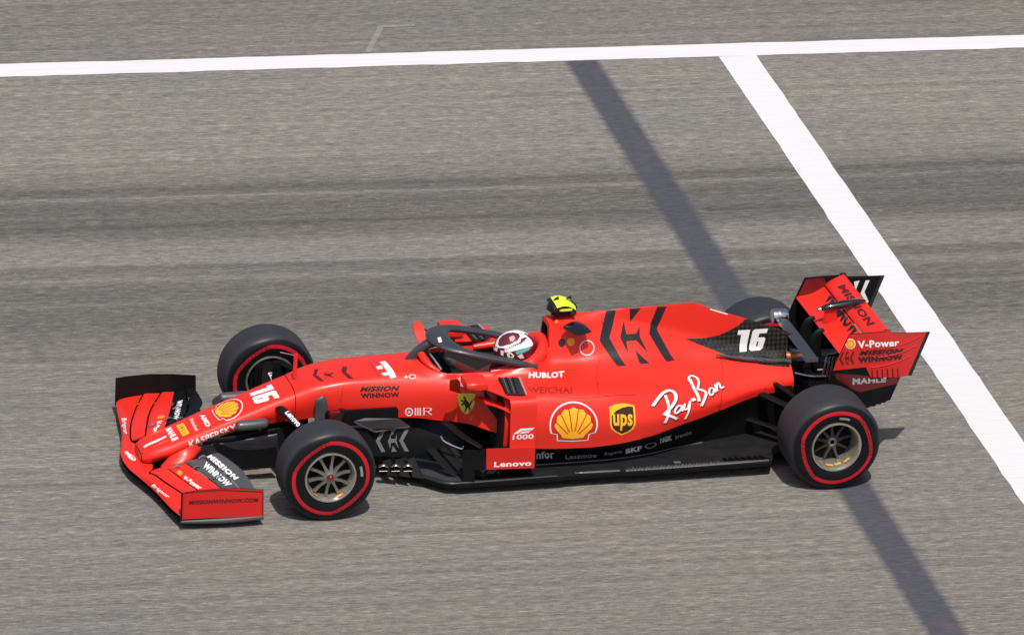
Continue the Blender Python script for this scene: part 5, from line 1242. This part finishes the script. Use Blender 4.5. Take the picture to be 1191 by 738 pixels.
lay_poly(BYNAME['chassis'], [(0.5195, 0.0182, 0.7353), (0.5238, -0.1326, 0.7278), (0.5405, -0.2174, 0.6915), (0.5431, -0.2166, 0.6924), (0.5266, -0.1308, 0.7283), (0.5226, 0.0209, 0.7355)], (0.0553, 0.3144, -0.9477), 'darkred', 0)
lay(BYNAME['cover'], shape('disc', 0, 'darkred'), [(3.071, -0.1104, 0.6422), (3.0802, -0.1094, 0.6412), (3.0822, -0.1021, 0.6459), (3.0729, -0.103, 0.6468)], (-0.1422, 0.5606, -0.8158), 0)
lay(BYNAME['cover'], shape('disc', 0, 'darkred'), [(3.008, -0.3014, 0.53), (3.0174, -0.2999, 0.5287), (3.0191, -0.2933, 0.5337), (3.0096, -0.2949, 0.535)], (-0.2014, 0.6257, -0.7536), 0)
lay(BYNAME['cover'], shape('disc', 0, 'darkred'), [(2.9586, -0.3842, 0.4237), (2.9691, -0.3795, 0.421), (2.9682, -0.3805, 0.4294), (2.9578, -0.385, 0.432)], (-0.3849, 0.9207, 0.0637), 0)
lay(BYNAME['cover'], shape('disc', 0, 'darkred'), [(2.1291, -0.1994, 0.736), (2.1378, -0.1997, 0.7356), (2.1395, -0.1929, 0.7405), (2.1308, -0.1926, 0.7409)], (-0.0104, 0.5833, -0.8122), 0)
lay(BYNAME['cover'], shape('disc', 0, 'darkred'), [(2.0577, -0.4186, 0.6639), (2.0666, -0.4183, 0.6632), (2.0703, -0.4051, 0.6651), (2.0614, -0.4054, 0.6658)], (-0.0773, 0.1646, -0.9833), 0)
lay(BYNAME['cover'], shape('disc', 0, 'darkred'), [(1.7307, -0.5623, 0.641), (1.7395, -0.5623, 0.6404), (1.7407, -0.5567, 0.6458), (1.732, -0.5567, 0.6463)], (-0.0406, 0.6914, -0.7213), 0)
lay(BYNAME['cover'], shape('disc', 0, 'darkred'), [(2.0795, -0.5475, 0.6199), (2.0885, -0.5468, 0.6191), (2.0899, -0.5406, 0.6242), (2.0809, -0.5413, 0.625)], (-0.1212, 0.6255, -0.7707), 0)
lay(BYNAME['cover'], shape('disc', 0, 'darkred'), [(2.6125, -0.092, 0.7602), (2.6219, -0.0903, 0.7589), (2.623, -0.0855, 0.7648), (2.6135, -0.0872, 0.766)], (-0.2179, 0.7732, -0.5956), 0)
lay(BYNAME['cover'], shape('disc', 0, 'darkred'), [(2.8504, -0.2157, 0.6212), (2.8598, -0.2143, 0.62), (2.8621, -0.2056, 0.6241), (2.8528, -0.207, 0.6252)], (-0.17, 0.4543, -0.8745), 0)
lay(BYNAME['cover'], shape('disc', 0, 'darkred'), [(3.1989, -0.2612, 0.5144), (3.2083, -0.2597, 0.5131), (3.2096, -0.2542, 0.5186), (3.2002, -0.2557, 0.5198)], (-0.195, 0.7159, -0.6704), 0)
lay(BYNAME['cover'], shape('disc', 0, 'darkred'), [(3.3471, -0.2438, 0.4715), (3.3569, -0.2413, 0.4699), (3.3565, -0.2409, 0.4776), (3.3468, -0.243, 0.4791)], (-0.2402, 0.9676, -0.0782), 0)
lay_poly(BYNAME['halo'], [(0.9802, -0.0559, 0.9231), (1.006, -0.0454, 0.9249), (0.9978, -0.1184, 0.9185), (0.9733, -0.1202, 0.9142)], (0.0738, 0.1086, -0.9913), 'white', 0)
lay(BYNAME['mv'], shape('chev', 0, 'dimdark'), [(0.4742, -0.4117, 0.2424), (0.7038, -0.4538, 0.253), (0.711, -0.4085, 0.3993), (0.4841, -0.3674, 0.3922)], (0.1717, 0.9714, -0.164), 0)
lay_poly(BYNAME['fep'], [(-1.0324, -1.0, 0.286), (-0.8785, -1.0, 0.2928), (-0.7575, -1.0, 0.2902), (-0.6053, -1.0, 0.2739), (-0.4802, -1.0, 0.2594), (-0.4802, -1.0, 0.2652), (-0.6054, -1.0, 0.2797), (-0.7578, -1.0, 0.296), (-0.8792, -1.0, 0.2986), (-1.0327, -0.9984, 0.291)], (0.0119, 0.9939, -0.1098), 'decalblack', 0)
lay_poly(BYNAME['fep'], [(-0.4806, -1.0, 0.2579), (-0.4796, -1.0, 0.1706), (-0.4774, -1.0, 0.0863), (-0.4725, -1.0, 0.0859), (-0.4747, -1.0, 0.1701), (-0.4757, -1.0, 0.2574)], (-0.0, 1.0, -0.0), 'decalblack', 0)

for p in PARTS:
    for (V, Fc, m_) in getattr(p, 'pending', []): p.add(V, Fc, m_)

# ------------------------------------------------------------------ build the objects
CAR.origin = (1.75, 0, 0); DRV.origin = (1.55, 0, .2)
for p in PARTS:
    org = Vector(getattr(p, 'origin', (0, 0, 0)) if (p.V == [] or hasattr(p, 'origin')) else (0, 0, 0))
    p.org = org
    if not p.V:
        o = bpy.data.objects.new(p.name, None); o.empty_display_size = .2
    else:
        me = bpy.data.meshes.new(p.name)
        me.from_pydata([v-org for v in p.V], [], p.F)
        for m_ in p.mats: me.materials.append(M[m_])
        me.polygons.foreach_set("material_index", p.Mi); me.polygons.foreach_set("use_smooth", p.S)
        me.update()
        if any(p.S) and p.name not in ('person',):
            try: me.set_sharp_from_angle(angle=R(42))
            except Exception: pass
        o = bpy.data.objects.new(p.name, me)
    col.objects.link(o); p.obj = o
    if p.name == "tyre" and org.x < 1: o.rotation_euler = (0, R(69), 0)
    if p.parent is not None:
        o.parent = p.parent.obj; o.location = org-p.parent.org
    else: o.location = org
    if p.label: o["label"] = p.label
c_ = CAR.obj; c_["label"] = "red single-seater racing car number 16 with halo and red-striped tyres"; c_["category"] = "racing car"
d_ = DRV.obj; d_["label"] = "helmeted driver in a red overall seated in the cockpit"; d_["category"] = "person"
